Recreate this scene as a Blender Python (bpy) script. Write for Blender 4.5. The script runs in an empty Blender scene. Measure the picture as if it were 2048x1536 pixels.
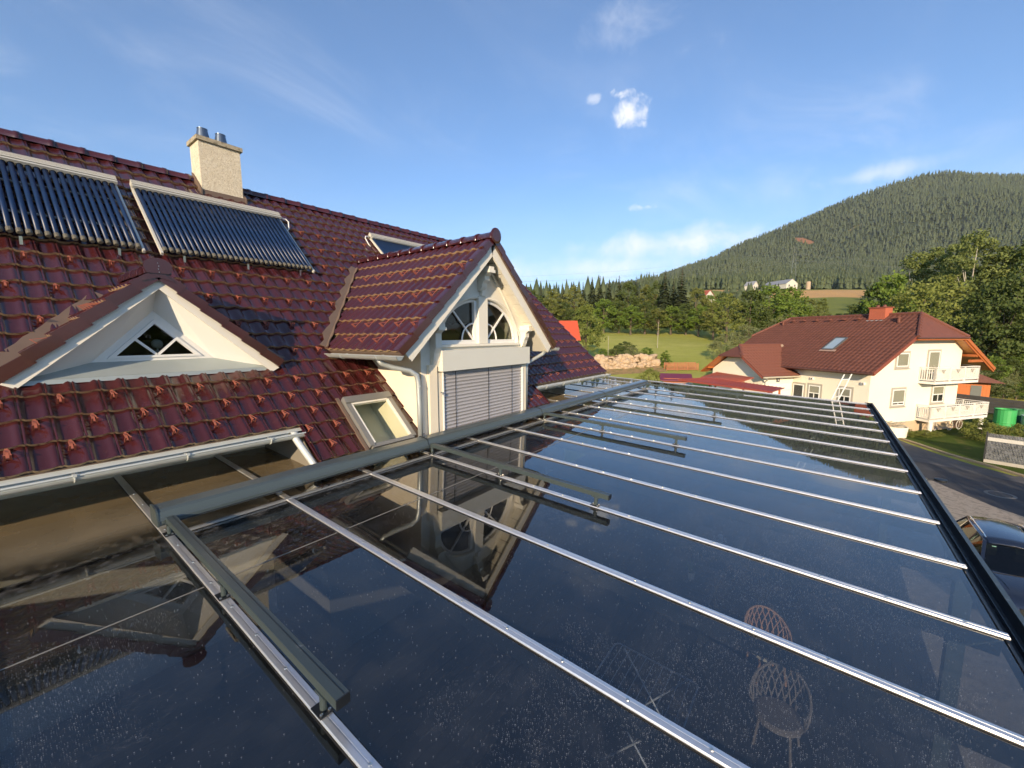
import bpy, math, random
import numpy as np
from mathutils import Vector, Matrix
random.seed(7); rng = np.random.default_rng(7)
sc = bpy.context.scene
COL = sc.collection
CZ = 7.0                                            # the viewer's eye is about 7 m above the road
# ------------------------------------------------------------------ camera
PITCH, YAW, ROLL, FPX = 0.121781, 0.651909, 0.002137, 811.35
fw = Vector((math.cos(YAW) * math.cos(PITCH), math.sin(YAW) * math.cos(PITCH), -math.sin(PITCH)))
r0 = Vector((math.sin(YAW), -math.cos(YAW), 0)); d0 = fw.cross(r0)
rr = r0 * math.cos(ROLL) + d0 * math.sin(ROLL); dd = -r0 * math.sin(ROLL) + d0 * math.cos(ROLL)
cam_d = bpy.data.cameras.new('camera'); cam = bpy.data.objects.new('camera', cam_d); COL.objects.link(cam)
cam_d.sensor_width = 36; cam_d.lens = 36 * FPX / 2048; cam_d.clip_start = .05; cam_d.clip_end = 9000
M = Matrix.Identity(4)
for i in range(3):
    M[i][0] = rr[i]; M[i][1] = -dd[i]; M[i][2] = -fw[i]
M[2][3] = CZ
cam.matrix_world = M
sc.camera = cam
# ------------------------------------------------------------------ sky, sun, exposure
SUN_EL, SUN_AZ = math.radians(16.5), math.radians(24.0)          # light travels towards +X, a little +Y, down
sun_dir = Vector((math.cos(SUN_AZ) * math.cos(SUN_EL), math.sin(SUN_AZ) * math.cos(SUN_EL), -math.sin(SUN_EL)))
sd = bpy.data.lights.new('sun', 'SUN'); sd.energy = 4.1; sd.angle = math.radians(.53); sd.color = (1.0, .79, .53)
sun = bpy.data.objects.new('sun', sd); COL.objects.link(sun)
sun.rotation_euler = sun_dir.to_track_quat('-Z', 'Y').to_euler(); sun.location = (-60, -30, 60)
vs = sc.view_settings
vs.view_transform = 'Standard'; vs.look = 'None'; vs.exposure = .74; vs.gamma = 1.0; vs.use_curve_mapping = False
sc.cycles.max_bounces = 6; sc.cycles.diffuse_bounces = 2; sc.cycles.glossy_bounces = 3; sc.cycles.transparent_max_bounces = 14; sc.cycles.use_adaptive_sampling = True; sc.cycles.adaptive_threshold = .035; sc.cycles.caustics_reflective = False; sc.cycles.caustics_refractive = False
sc.cycles.sample_clamp_indirect = 6

world = bpy.data.worlds.new('World'); sc.world = world; world.use_nodes = True
world.cycles.sampling_method = 'MANUAL'; world.cycles.sample_map_resolution = 256
wn = world.node_tree; wn.nodes.clear()
def N(tree, typ, **kw):
    n = tree.nodes.new(typ)
    for k, v in kw.items():
        if k.startswith('i_'):
            key = k[2:]; n.inputs[int(key) if key.isdigit() else key].default_value = v
        else: setattr(n, k, v)
    return n
def L(tree, a, b): tree.links.new(a, b)
class G:                                            # tiny math helper over one node tree
    def __init__(s, t): s.t = t
    def m(s, op, a, b=None, c=None, clamp=False):
        n = s.t.nodes.new('ShaderNodeMath'); n.operation = op; n.use_clamp = clamp
        for i, v in enumerate((a, b, c)):
            if v is None: continue
            if isinstance(v, (int, float)): n.inputs[i].default_value = v
            else: L(s.t, v, n.inputs[i])
        return n.outputs[0]
    def vm(s, op, a, b=None):
        n = s.t.nodes.new('ShaderNodeVectorMath'); n.operation = op
        for i, v in enumerate((a, b)):
            if v is None: continue
            if isinstance(v, (tuple, list)): n.inputs[i].default_value = v
            else: L(s.t, v, n.inputs[i])
        return n.outputs['Value'] if op in ('DOT_PRODUCT', 'LENGTH', 'DISTANCE') else n.outputs[0]
    def noise(s, vec, scale, detail=6, rough=.6, dist=0):
        n = s.t.nodes.new('ShaderNodeTexNoise'); n.inputs['Scale'].default_value = scale; n.inputs['Detail'].default_value = detail
        n.inputs['Roughness'].default_value = rough; n.inputs['Distortion'].default_value = dist
        if vec is not None: L(s.t, vec, n.inputs['Vector'])
        return n.outputs['Fac']
    def ramp(s, x, lo, hi):
        n = s.t.nodes.new('ShaderNodeMapRange'); n.interpolation_type = 'SMOOTHSTEP'
        n.inputs['From Min'].default_value = lo; n.inputs['From Max'].default_value = hi; L(s.t, x, n.inputs['Value'])
        return n.outputs[0]
    def mix(s, f, a, b):
        n = s.t.nodes.new('ShaderNodeMix'); n.data_type = 'RGBA'
        for i, v in ((0, f), (6, a), (7, b)):
            if isinstance(v, (int, float)): n.inputs[i].default_value = v
            elif isinstance(v, tuple): n.inputs[i].default_value = (*v[:3], 1)
            else: L(s.t, v, n.inputs[i])
        return n.outputs[2]
g = G(wn)
sky = N(wn, 'ShaderNodeTexSky', sky_type='NISHITA', sun_disc=False, sun_elevation=SUN_EL,
        sun_rotation=math.atan2(-math.cos(SUN_AZ), -math.sin(SUN_AZ)), altitude=500, air_density=1.0, dust_density=.25, ozone_density=4.5)
tc = N(wn, 'ShaderNodeTexCoord'); dirv = tc.outputs['Generated']
sep = N(wn, 'ShaderNodeSeparateXYZ'); L(wn, dirv, sep.inputs[0])
zz = g.m('ADD', g.m('MAXIMUM', sep.outputs[2], .0), .10)
cx = g.m('DIVIDE', sep.outputs[0], zz); cy = g.m('DIVIDE', sep.outputs[1], zz)
cmb = N(wn, 'ShaderNodeCombineXYZ'); L(wn, cx, cmb.inputs[0]); L(wn, cy, cmb.inputs[1])
mp = N(wn, 'ShaderNodeMapping'); mp.inputs['Rotation'].default_value = (0, 0, math.radians(-38)); mp.inputs['Scale'].default_value = (.75, 1.35, 1); L(wn, cmb.outputs[0], mp.inputs[0])
wisp = g.m('MULTIPLY', g.ramp(g.noise(mp.outputs[0], 1.3, 7, .62, .6), .42, .95), g.ramp(g.noise(cmb.outputs[0], .7, 3, .5, .3), .34, .66))
n_lo, n_hi = g.noise(dirv, 10, 6, .62, .4), g.noise(dirv, 27, 5, .62, .3)
def blob(px, sx, sy, nscale, lo, hi, amt):          # one cloud standing in a given part of the sky
    c = Vector(px).normalized(); rt = Vector((c.y, -c.x, 0)).normalized(); up = rt.cross(c)
    a = g.m('DIVIDE', g.vm('DOT_PRODUCT', dirv, tuple(rt)), sx); b = g.m('DIVIDE', g.vm('DOT_PRODUCT', dirv, tuple(up)), sy)
    r = g.m('SQRT', g.m('ADD', g.m('MULTIPLY', a, a), g.m('MULTIPLY', b, b)))
    fr = g.m('GREATER_THAN', g.vm('DOT_PRODUCT', dirv, tuple(c)), .3)
    n = n_hi if nscale > 18 else n_lo
    f = g.m('ADD', g.m('SUBTRACT', 1.0, r), g.m('MULTIPLY', g.m('SUBTRACT', n, .5), 2.6))
    return g.m('MULTIPLY', g.m('MULTIPLY', g.ramp(f, lo, hi), fr), amt)
clouds = [blob((.832, .336, .434), .034, .026, 26, -.25, .9, .9), blob((.792, .395, .466), .016, .010, 40, -.2, .9, .45),
          blob((.818, .350, .470), .035, .015, 34, .35, .95, .6), blob((.961, -.056, .272), .12, .022, 14, .1, 1.4, .5),
          blob((.945, .235, .195), .40, .045, 9, -.05, 1.5, .85), blob((.86, .46, .150), .42, .050, 11, .0, 1.6, .7),
          blob((.777, .33, .545), .20, .08, 15, .3, 1.9, .42), blob((.915, .33, .275), .045, .012, 24, .3, 1.2, .5)]
tot = g.m('MULTIPLY', wisp, .46)
for c in clouds: tot = g.m('MAXIMUM', tot, c)
hor = g.m('MULTIPLY', g.ramp(g.m('SUBTRACT', .34, sep.outputs[2]), 0.0, .34), .60)
skyc = g.mix(hor, g.mix(.07, sky.outputs[0], (2.0, 2.5, 3.0)), (2.6, 3.3, 4.2))
bg = N(wn, 'ShaderNodeBackground'); bg.inputs['Strength'].default_value = .135
L(wn, g.mix(tot, skyc, (5.4, 5.4, 5.5)), bg.inputs['Color'])
L(wn, bg.outputs[0], N(wn, 'ShaderNodeOutputWorld').inputs['Surface'])

# ------------------------------------------------------------------ materials
MATS = {}
def mat(name, col, rough=.6, metal=0.0, var=.0, vscale=8.0, col2=None, c2=(.45, .65), c2scale=3.0, bump=0.0, bscale=40.0, coat=0.0, spec=.5, ior=1.5, trans=0.0, coords='Object', bdist=.01, rvar=0.0):
    """procedural surface: base colour with noise variation, optional second colour in patches, fine bump"""
    if name in MATS: return MATS[name]
    m = bpy.data.materials.new(name); m.use_nodes = True; t = m.node_tree; b = t.nodes['Principled BSDF']; q = G(t)
    b.inputs['Roughness'].default_value = rough; b.inputs['Metallic'].default_value = metal; b.inputs['IOR'].default_value = ior
    b.inputs['Specular IOR Level'].default_value = spec
    if coat: b.inputs['Coat Weight'].default_value = coat; b.inputs['Coat Roughness'].default_value = .08
    vec = t.nodes.new('ShaderNodeTexCoord').outputs[coords]
    base = (*col, 1)
    out = None
    if var:
        f = q.noise(vec, vscale, 5, .6)
        out = q.mix(f, tuple(c * (1 - var) for c in col), tuple(min(1, c * (1 + var)) for c in col))
    if col2:
        f2 = q.ramp(q.noise(vec, c2scale, 7, .65), c2[0], c2[1])
        out = q.mix(f2, out if out is not None else tuple(col), tuple(col2))
    if out is not None: L(t, out, b.inputs['Base Color'])
    else: b.inputs['Base Color'].default_value = base
    if rvar:
        n = q.noise(vec, vscale * 2, 5, .6)
        L(t, q.m('ADD', rough - rvar * .5, q.m('MULTIPLY', n, rvar)), b.inputs['Roughness'])
    if bump:
        bn = t.nodes.new('ShaderNodeBump'); bn.inputs['Strength'].default_value = bump; bn.inputs['Distance'].default_value = bdist
        L(t, q.noise(vec, bscale, 6, .6), bn.inputs['Height']); L(t, bn.outputs[0], b.inputs['Normal'])
    if trans: b.inputs['Transmission Weight'].default_value = trans
    m['q'] = 1
    MATS[name] = m
    return m
RED = mat('glazed maroon clay', (.115, .020, .022), .22, var=.25, vscale=3.0, coat=.5, coords='Object', rvar=.12, bump=.04, bscale=25)
def tile_var(m):                                     # every tile a little different, some dusty
    t = m.node_tree; b = t.nodes['Principled BSDF']; q = G(t)
    oi = t.nodes.new('ShaderNodeObjectInfo'); geo = t.nodes.new('ShaderNodeNewGeometry')
    wn_ = t.nodes.new('ShaderNodeTexNoise'); wn_.inputs['Scale'].default_value = .55; wn_.inputs['Detail'].default_value = 4; L(t, geo.outputs['Position'], wn_.inputs['Vector'])
    w2 = t.nodes.new('ShaderNodeTexNoise'); w2.inputs['Scale'].default_value = 14; w2.inputs['Detail'].default_value = 5; L(t, geo.outputs['Position'], w2.inputs['Vector'])
    isl = q.m('ADD', oi.outputs['Random'], geo.outputs['Random Per Island'])
    f = q.m('FRACT', isl)
    c = q.mix(f, (.044, .0090, .0100), (.060, .0125, .0130))
    c = q.mix(q.m('MULTIPLY', q.ramp(wn_.outputs['Fac'], .5, .72), .22), c, (.066, .019, .014))
    c = q.mix(q.m('MULTIPLY', q.ramp(w2.outputs['Fac'], .56, .78), .09), c, (.16, .095, .055))
    L(t, c, b.inputs['Base Color'])
tile_var(RED)
def lichen():
    m = bpy.data.materials.new('mossy tile edge'); m.use_nodes = True; t = m.node_tree; b = t.nodes['Principled BSDF']; q = G(t)
    geo = t.nodes.new('ShaderNodeNewGeometry')
    n = q.noise(geo.outputs['Position'], 30, 5, .7); n2 = q.noise(geo.outputs['Position'], 2.2, 3, .6)
    c = q.mix(q.ramp(n, .34, .50), (.11, .038, .026), (.44, .31, .17))
    c = q.mix(q.m('MULTIPLY', q.ramp(n2, .5, .7), .4), c, (.24, .11, .06))
    L(t, c, b.inputs['Base Color']); b.inputs['Roughness'].default_value = .85
    return m
LICHEN = lichen(); MATS['lichen'] = LICHEN
CREAM = mat('cream render', (.80, .71, .55), .85, var=.05, vscale=2.5, bump=.25, bscale=90, bdist=.004)
WHITEP = mat('white painted timber', (.80, .76, .66), .5, var=.04, vscale=5, bump=.05, bscale=60, col2=(.66, .60, .48), c2=(.62, .8), c2scale=4)
WHITEPVC = mat('white window plastic', (.80, .79, .76), .3, var=.03, vscale=6)
ZINC = mat('weathered zinc', (.50, .53, .52), .42, .55, var=.12, vscale=7, bump=.06, bscale=30, rvar=.2)
ZINCP = mat('pale zinc sheet', (.56, .59, .57), .5, .25, var=.08, vscale=4, col2=(.75, .77, .76), c2=(.68, .74), c2scale=14, rvar=.15)
ALU = mat('mill aluminium', (.74, .74, .74), .36, .78, var=.08, vscale=22, rvar=.22, bump=.04, bscale=80, bdist=.002)
ANTH = mat('grey green powder coat', (.052, .069, .071), .36, .1, var=.06, vscale=12, col2=(.20, .22, .21), c2=(.62, .8), c2scale=9, rvar=.12, coat=.1)
BLACKM = mat('black coated steel', (.016, .019, .023), .38, .1, var=.15, vscale=10, rvar=.15)
RUBBER = mat('black rubber', (.010, .010, .011), .7, var=.2, vscale=20)
ORANGE = mat('copper red snow guard', (.37, .118, .075), .5, var=.2, vscale=25, spec=.4)
BROWNF = mat('brown flashing sheet', (.165, .115, .085), .6, .1, var=.15, vscale=6, rvar=.15)
TUBE = mat('vacuum tube glass', (.008, .026, .080), .40, .0, var=.3, vscale=6, spec=.45, ior=1.5)
GREYCAP = mat('grey rubber cap', (.115, .105, .080), .7, var=.2, vscale=20)
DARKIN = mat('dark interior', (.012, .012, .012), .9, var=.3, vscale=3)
SCREW = mat('steel screw', (.70, .68, .62), .3, 1.0, var=.1, vscale=50)
BLIND = mat('grey blind slat', (.42, .405, .41), .45, .15, var=.05, vscale=8, rvar=.1)
CONC = mat('weathered concrete', (.38, .33, .24), .9, var=.25, vscale=18, col2=(.13, .11, .07), c2=(.5, .65), c2scale=16, bump=.4, bscale=60)
STEEL = mat('blue grey stainless', (.17, .21, .26), .38, .9, var=.08, vscale=12, rvar=.15)
def roughcast():
    m = bpy.data.materials.new('roughcast plaster'); m.use_nodes = True; t = m.node_tree; b = t.nodes['Principled BSDF']; q = G(t)
    vec = t.nodes.new('ShaderNodeTexCoord').outputs['Object']
    n = q.noise(vec, 48, 3, .6, 1.5)
    L(t, q.mix(q.ramp(n, .38, .52), (.62, .52, .37), (.86, .77, .60)), b.inputs['Base Color'])
    b.inputs['Roughness'].default_value = .9
    bn = t.nodes.new('ShaderNodeBump'); bn.inputs['Strength'].default_value = .8; bn.inputs['Distance'].default_value = .012
    L(t, q.ramp(n, .36, .56), bn.inputs['Height']); L(t, bn.outputs[0], b.inputs['Normal'])
    return m
ROUGHCAST = roughcast()
def winglass(name='window glass', tint=(.62, .65, .64), refl=1.5):
    m = bpy.data.materials.new(name); m.use_nodes = True; t = m.node_tree; t.nodes.clear()
    fr = N(t, 'ShaderNodeFresnel'); fr.inputs['IOR'].default_value = refl
    tr = N(t, 'ShaderNodeBsdfTransparent'); tr.inputs[0].default_value = (*tint, 1)
    gl = N(t, 'ShaderNodeBsdfGlossy'); gl.inputs['Roughness'].default_value = .01; gl.inputs[0].default_value = (1, 1, 1, 1)
    mx = N(t, 'ShaderNodeMixShader'); q = G(t); ge = N(t, 'ShaderNodeNewGeometry')
    L(t, q.m('MULTIPLY', fr.outputs[0], q.m('SUBTRACT', 1.0, ge.outputs['Backfacing'])), mx.inputs[0]); L(t, tr.outputs[0], mx.inputs[1]); L(t, gl.outputs[0], mx.inputs[2])
    L(t, mx.outputs[0], N(t, 'ShaderNodeOutputMaterial').inputs[0])
    return m
WGLASS = winglass()
def roofglass():
    """dark solar glass: mirror-like top, tinted, with dust, seed specks, dried drips and water runs on it"""
    m = bpy.data.materials.new('tinted roof glass'); m.use_nodes = True; t = m.node_tree; t.nodes.clear(); q = G(t)
    geo = t.nodes.new('ShaderNodeNewGeometry'); pos = geo.outputs['Position']
    fr = N(t, 'ShaderNodeFresnel'); fr.inputs['IOR'].default_value = 1.82
    tr = N(t, 'ShaderNodeBsdfTransparent'); tr.inputs[0].default_value = (.40, .43, .47, 1)
    gl = N(t, 'ShaderNodeBsdfGlossy'); gl.inputs[0].default_value = (1, 1, 1, 1)
    n_sm = q.noise(pos, 1.4, 6, .62)
    L(t, q.m('MULTIPLY', q.ramp(n_sm, .48, .72), .035), gl.inputs['Roughness'])
    mx = N(t, 'ShaderNodeMixShader'); L(t, q.m('MULTIPLY', fr.outputs[0], q.m('SUBTRACT', 1.0, geo.outputs['Backfacing'])), mx.inputs[0]); L(t, tr.outputs[0], mx.inputs[1]); L(t, gl.outputs[0], mx.inputs[2])
    # specks: two sizes of cells, only some of them filled
    def specks(scale, size, keep, mask=None):
        v = N(t, 'ShaderNodeTexVoronoi'); v.inputs['Scale'].default_value = scale; v.voronoi_dimensions = '2D'; L(t, pos, v.inputs['Vector'])
        s2 = N(t, 'ShaderNodeSeparateColor'); L(t, v.outputs['Color'], s2.inputs[0])
        rad = q.m('MULTIPLY', s2.outputs[1], size)
        f = q.m('MULTIPLY', q.m('LESS_THAN', v.outputs['Distance'], rad), q.m('GREATER_THAN', s2.outputs[0], keep))
        return f if mask is None else q.m('MULTIPLY', f, mask)
    patch = q.ramp(q.noise(pos, .55, 4, .6), .42, .62)
    sp = q.m('MAXIMUM', specks(46, .16, .86), specks(120, .30, .70, patch))
    # curled dried marks
    mpn = N(t, 'ShaderNodeMapping'); mpn.inputs['Scale'].default_value = (1, .8, 1); L(t, pos, mpn.inputs[0])
    cur = q.noise(mpn.outputs[0], 20, 3, .55, 2.2)
    line = q.m('LESS_THAN', q.m('ABSOLUTE', q.m('SUBTRACT', cur, .53)), .0065)
    marks = q.m('MULTIPLY', q.m('MULTIPLY', line, patch), q.ramp(q.noise(pos, 7, 2, .5), .52, .60))
    sxyz = N(t, 'ShaderNodeSeparateXYZ'); L(t, pos, sxyz.inputs[0])
    silt = q.m('MULTIPLY', q.ramp(sxyz.outputs[1], 4.85, 5.35), q.m('ADD', .14, q.m('MULTIPLY', q.noise(pos, 1.3, 6, .62), .55)))      # dirt settles behind the cassette under the eaves
    strip = q.m('MULTIPLY', q.m('MULTIPLY', q.ramp(sxyz.outputs[1], 4.35, 4.75), q.ramp(q.noise(pos, 9, 6, .7), .45, .7)), .22)
    film = q.m('MAXIMUM', q.m('MAXIMUM', silt, strip), q.m('ADD', .006, q.m('MULTIPLY', q.ramp(q.noise(pos, 2.6, 7, .68), .36, .85), .030)))
    # trails where water has run down the slope and washed the dust off
    ml = N(t, 'ShaderNodeMapping'); ml.inputs['Scale'].default_value = (.6, .35, 1); L(t, pos, ml.inputs[0])
    xr_ = q.m('FRACT', q.m('ADD', q.m('MULTIPLY', sxyz.outputs[0], 1.45), q.m('MULTIPLY', q.noise(ml.outputs[0], 2.6, 4, .6), .95)))
    run = q.m('MULTIPLY', q.m('SUBTRACT', 1.0, q.ramp(q.m('ABSOLUTE', q.m('SUBTRACT', xr_, .5)), .010, .030)), q.ramp(q.noise(ml.outputs[0], 1.7, 3, .5), .47, .56))
    dust = q.m('MAXIMUM', q.m('MAXIMUM', q.m('MULTIPLY', sp, .40), q.m('MULTIPLY', marks, .26)), film)
    dust = q.m('MULTIPLY', dust, q.m('SUBTRACT', 1.0, q.m('MULTIPLY', run, q.m('SUBTRACT', 1.0, q.ramp(sxyz.outputs[1], 4.3, 4.8)))))
    df = N(t, 'ShaderNodeBsdfDiffuse'); L(t, q.mix(q.ramp(sxyz.outputs[1], 4.4, 5.0), (.50, .49, .47), (.36, .28, .17)), df.inputs[0])
    up = q.m('GREATER_THAN', q.vm('DOT_PRODUCT', geo.outputs['True Normal'], (0, 0, 1)), .5)
    m2 = N(t, 'ShaderNodeMixShader'); L(t, q.m('MULTIPLY', dust, up), m2.inputs[0]); L(t, mx.outputs[0], m2.inputs[1]); L(t, df.outputs[0], m2.inputs[2])
    L(t, m2.outputs[0], N(t, 'ShaderNodeOutputMaterial').inputs[0])
    return m
RGLASS = roofglass()

# ------------------------------------------------------------------ mesh helpers
class MB:
    def __init__(s): s.v = []; s.f = []; s.mi = []
    def add(s, vs, fs, mi=0):
        o = len(s.v); s.v += [tuple(v) for v in vs]; s.f += [tuple(i + o for i in f) for f in fs]; s.mi += [mi] * len(fs); return s
    def box(s, c, h, ax=None, mi=0):                 # centre, half sizes, optional axes
        c = Vector(c); ax = ax or (Vector((1, 0, 0)), Vector((0, 1, 0)), Vector((0, 0, 1)))
        P = [c + ax[0] * (h[0] * i) + ax[1] * (h[1] * j) + ax[2] * (h[2] * k) for i in (-1, 1) for j in (-1, 1) for k in (-1, 1)]
        return s.add(P, [(0, 1, 3, 2), (4, 6, 7, 5), (0, 4, 5, 1), (2, 3, 7, 6), (0, 2, 6, 4), (1, 5, 7, 3)], mi)
    def mm(s, a, b, mi=0):                           # box from two corners
        return s.box([(a[i] + b[i]) / 2 for i in range(3)], [abs(b[i] - a[i]) / 2 for i in range(3)], None, mi)
    def bar(s, a, b, w, h, up=(0, 0, 1), mi=0):      # square bar between two points
        a = Vector(a); b = Vector(b); d = (b - a); ln = d.length; d.normalize()
        x = d.cross(Vector(up)); 
        if x.length < 1e-4: x = d.cross(Vector((1, 0, 0)))
        x.normalize(); z = x.cross(d)
        return s.box((a + b) / 2, (w / 2, ln / 2, h / 2), (x, d, z), mi)
    def tube(s, pts, r, n=8, mi=0, cap=True):
        pts = [Vector(q) for q in pts]; rs = r if isinstance(r, (list, tuple)) else [r] * len(pts)
        rings = []
        px = None
        for i, q in enumerate(pts):
            d = (pts[min(i + 1, len(pts) - 1)] - pts[max(i - 1, 0)]).normalized()
            x = d.cross(Vector((0, 0, 1))) if px is None else px - d * px.dot(d)
            if x.length < 1e-3: x = d.cross(Vector((1, 0, 0)))
            x.normalize(); px = x; y = d.cross(x)
            rings.append([q + (x * math.cos(2 * math.pi * k / n) + y * math.sin(2 * math.pi * k / n)) * rs[i] for k in range(n)])
        o = []; fs = []
        for rg in rings: o += rg
        for i in range(len(rings) - 1):
            for k in range(n):
                a = i * n + k; b = i * n + (k + 1) % n; fs.append((a, b, b + n, a + n))
        if cap: fs.append(tuple(range(n - 1, -1, -1))); fs.append(tuple(range((len(rings) - 1) * n, len(rings) * n)))
        return s.add(o, fs, mi)
    def prism(s, poly, e, mi=0):                     # planar polygon (3D points) pushed by vector e
        poly = [Vector(q) for q in poly]; e = Vector(e); n = len(poly)
        vs_ = poly + [q + e for q in poly]
        fs = [tuple(range(n - 1, -1, -1)), tuple(range(n, 2 * n))] + [(i, (i + 1) % n, n + (i + 1) % n, n + i) for i in range(n)]
        return s.add(vs_, fs, mi)
    def lathe(s, c, prof, n=16, mi=0):               # profile of (radius, height) round a vertical axis
        vs_ = [(c[0] + r * math.cos(2 * math.pi * k / n), c[1] + r * math.sin(2 * math.pi * k / n), c[2] + h) for r, h in prof for k in range(n)]
        fs = [(i * n + k, i * n + (k + 1) % n, (i + 1) * n + (k + 1) % n, (i + 1) * n + k) for i in range(len(prof) - 1) for k in range(n)]
        fs += [tuple(range(n - 1, -1, -1)), tuple(range((len(prof) - 1) * n, len(prof) * n))]
        return s.add(vs_, fs, mi)
    def mesh(s, name, mats, smooth=False):
        me = bpy.data.meshes.new(name); me.from_pydata(s.v, [], s.f)
        for m in (mats if isinstance(mats, (list, tuple)) else [mats]): me.materials.append(m)
        if any(s.mi): me.polygons.foreach_set('material_index', s.mi)
        if smooth: me.polygons.foreach_set('use_smooth', [True] * len(me.polygons))
        me.update(); return me
    def obj(s, name, mats, parent=None, smooth=False, fixn=True):
        me = s.mesh(name, mats, smooth)
        if fixn:
            import bmesh
            bm = bmesh.new(); bm.from_mesh(me); bmesh.ops.recalc_face_normals(bm, faces=bm.faces); bm.to_mesh(me); bm.free()
        return link(name, me, parent)
WM = {}                                               # world matrices of everything placed
def link(name, me, parent=None, mw=None):            # geometry and mw are in world coordinates
    o = bpy.data.objects.new(name, me); COL.objects.link(o)
    mw = mw if mw is not None else Matrix.Identity(4)
    if parent is not None:
        o.parent = parent; o.matrix_parent_inverse = WM[parent.name].inverted()
    o.matrix_basis = mw; WM[o.name] = mw
    return o
def setw(o, m):                                       # move an object that is already placed
    o.matrix_basis = m; WM[o.name] = m; return o
def npmesh(name, V, F, mats, mi=None, smooth=False, attr=None):
    """mesh from numpy arrays, all faces with the same corner count"""
    me = bpy.data.meshes.new(name); V = np.asarray(V, np.float32); F = np.asarray(F, np.int32); k = F.shape[1]
    me.vertices.add(len(V)); me.vertices.foreach_set('co', V.ravel())
    me.loops.add(F.size); me.loops.foreach_set('vertex_index', F.ravel())
    me.polygons.add(len(F)); me.polygons.foreach_set('loop_start', np.arange(0, F.size, k, dtype=np.int32)); me.polygons.foreach_set('loop_total', np.full(len(F), k, np.int32))
    for m in (mats if isinstance(mats, (list, tuple)) else [mats]): me.materials.append(m)
    if mi is not None: me.polygons.foreach_set('material_index', np.asarray(mi, np.int32))
    if smooth: me.polygons.foreach_set('use_smooth', np.ones(len(F), bool))
    if attr is not None:
        ca = me.color_attributes.new('tint', 'FLOAT_COLOR', 'POINT'); ca.data.foreach_set('color', np.asarray(attr, np.float32).ravel())
    me.update(calc_edges=True); return me
def tag(o, label=None, cat=None, group=None, kind=None):
    if label: o['label'] = label
    if cat: o['category'] = cat
    if group: o['group'] = group
    if kind: o['kind'] = kind
    return o
def empty(name, loc=(0, 0, 0)):
    o = bpy.data.objects.new(name, None); COL.objects.link(o); o.empty_display_size = .3
    o.matrix_basis = Matrix.Translation(loc); WM[o.name] = o.matrix_basis.copy(); return o
def px_of(P):                                        # how big something stands in view, for choosing what is nearest
    d = Vector(P) - Vector((0, 0, CZ)); z = d.dot(fw)
    if z <= .1: return None
    return (1024 + FPX * d.dot(rr) / z, 768 + FPX * d.dot(dd) / z, z)
# ================================================================== the ground
FWD = Vector((math.cos(YAW), math.sin(YAW), 0)); RGT = Vector((math.sin(YAW), -math.cos(YAW), 0))
_bd = [-400, 0, 40, 56, 80, 112, 180, 260, 300, 340, 450, 600, 1500, 2600]
_bz = [0, 0, .0, 1.6, 4.2, 7.6, 17, 29.5, 38, 43, 54, 62, 80, 50]
_rl = [-2500, -900, 0, 250, 440, 590, 730, 780, 920, 1057, 1192, 1362, 1482, 1535, 1640, 1795, 2400, 3600]
_rz = [60, 70, 90, 138, 180, 230, 276, 306, 362, 418, 476, 534, 562, 564, 556, 551, 510, 390]
def ground(D, Lt):
    D = np.asarray(D, float); Lt = np.asarray(Lt, float)
    z = np.interp(D, _bd, _bz)
    k_ = np.clip((Lt - 40) / 110, 0, 1); k_ = .55 + .45 * k_ * k_ * (3 - 2 * k_); f_ = np.clip((D - 115) / 90, 0, 1); z = z * (1 - f_ + f_ * k_)
    s = np.clip((D - 470) / 1030, 0, 1); s = s ** 1.12
    back = np.clip((D - 1500) / 1300, 0, 1)
    H = np.interp(Lt, _rl, _rz)
    spur = 16 * np.sin(D / 95 + Lt / 160) + 44 * np.sin(Lt / 105 - D / 300) + 14 * np.sin(D / 61 - Lt / 57)
    z = z * (1 - s) + H * s * (1 - .7 * back) + spur * s * (1 - s) * 2.2
    z = z + .25 * np.sin(D / 9 + Lt / 7) * np.clip((D - 45) / 40, 0, 1)
    return z
def gw(x, y): return float(ground(x * FWD.x + y * FWD.y, x * RGT.x + y * RGT.y))
def dl(D, Lt, dz=0.0):                                # point on the ground: metres ahead, metres to the right
    p = FWD * D + RGT * Lt; return Vector((p.x, p.y, float(ground(D, Lt)) + dz))
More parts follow.
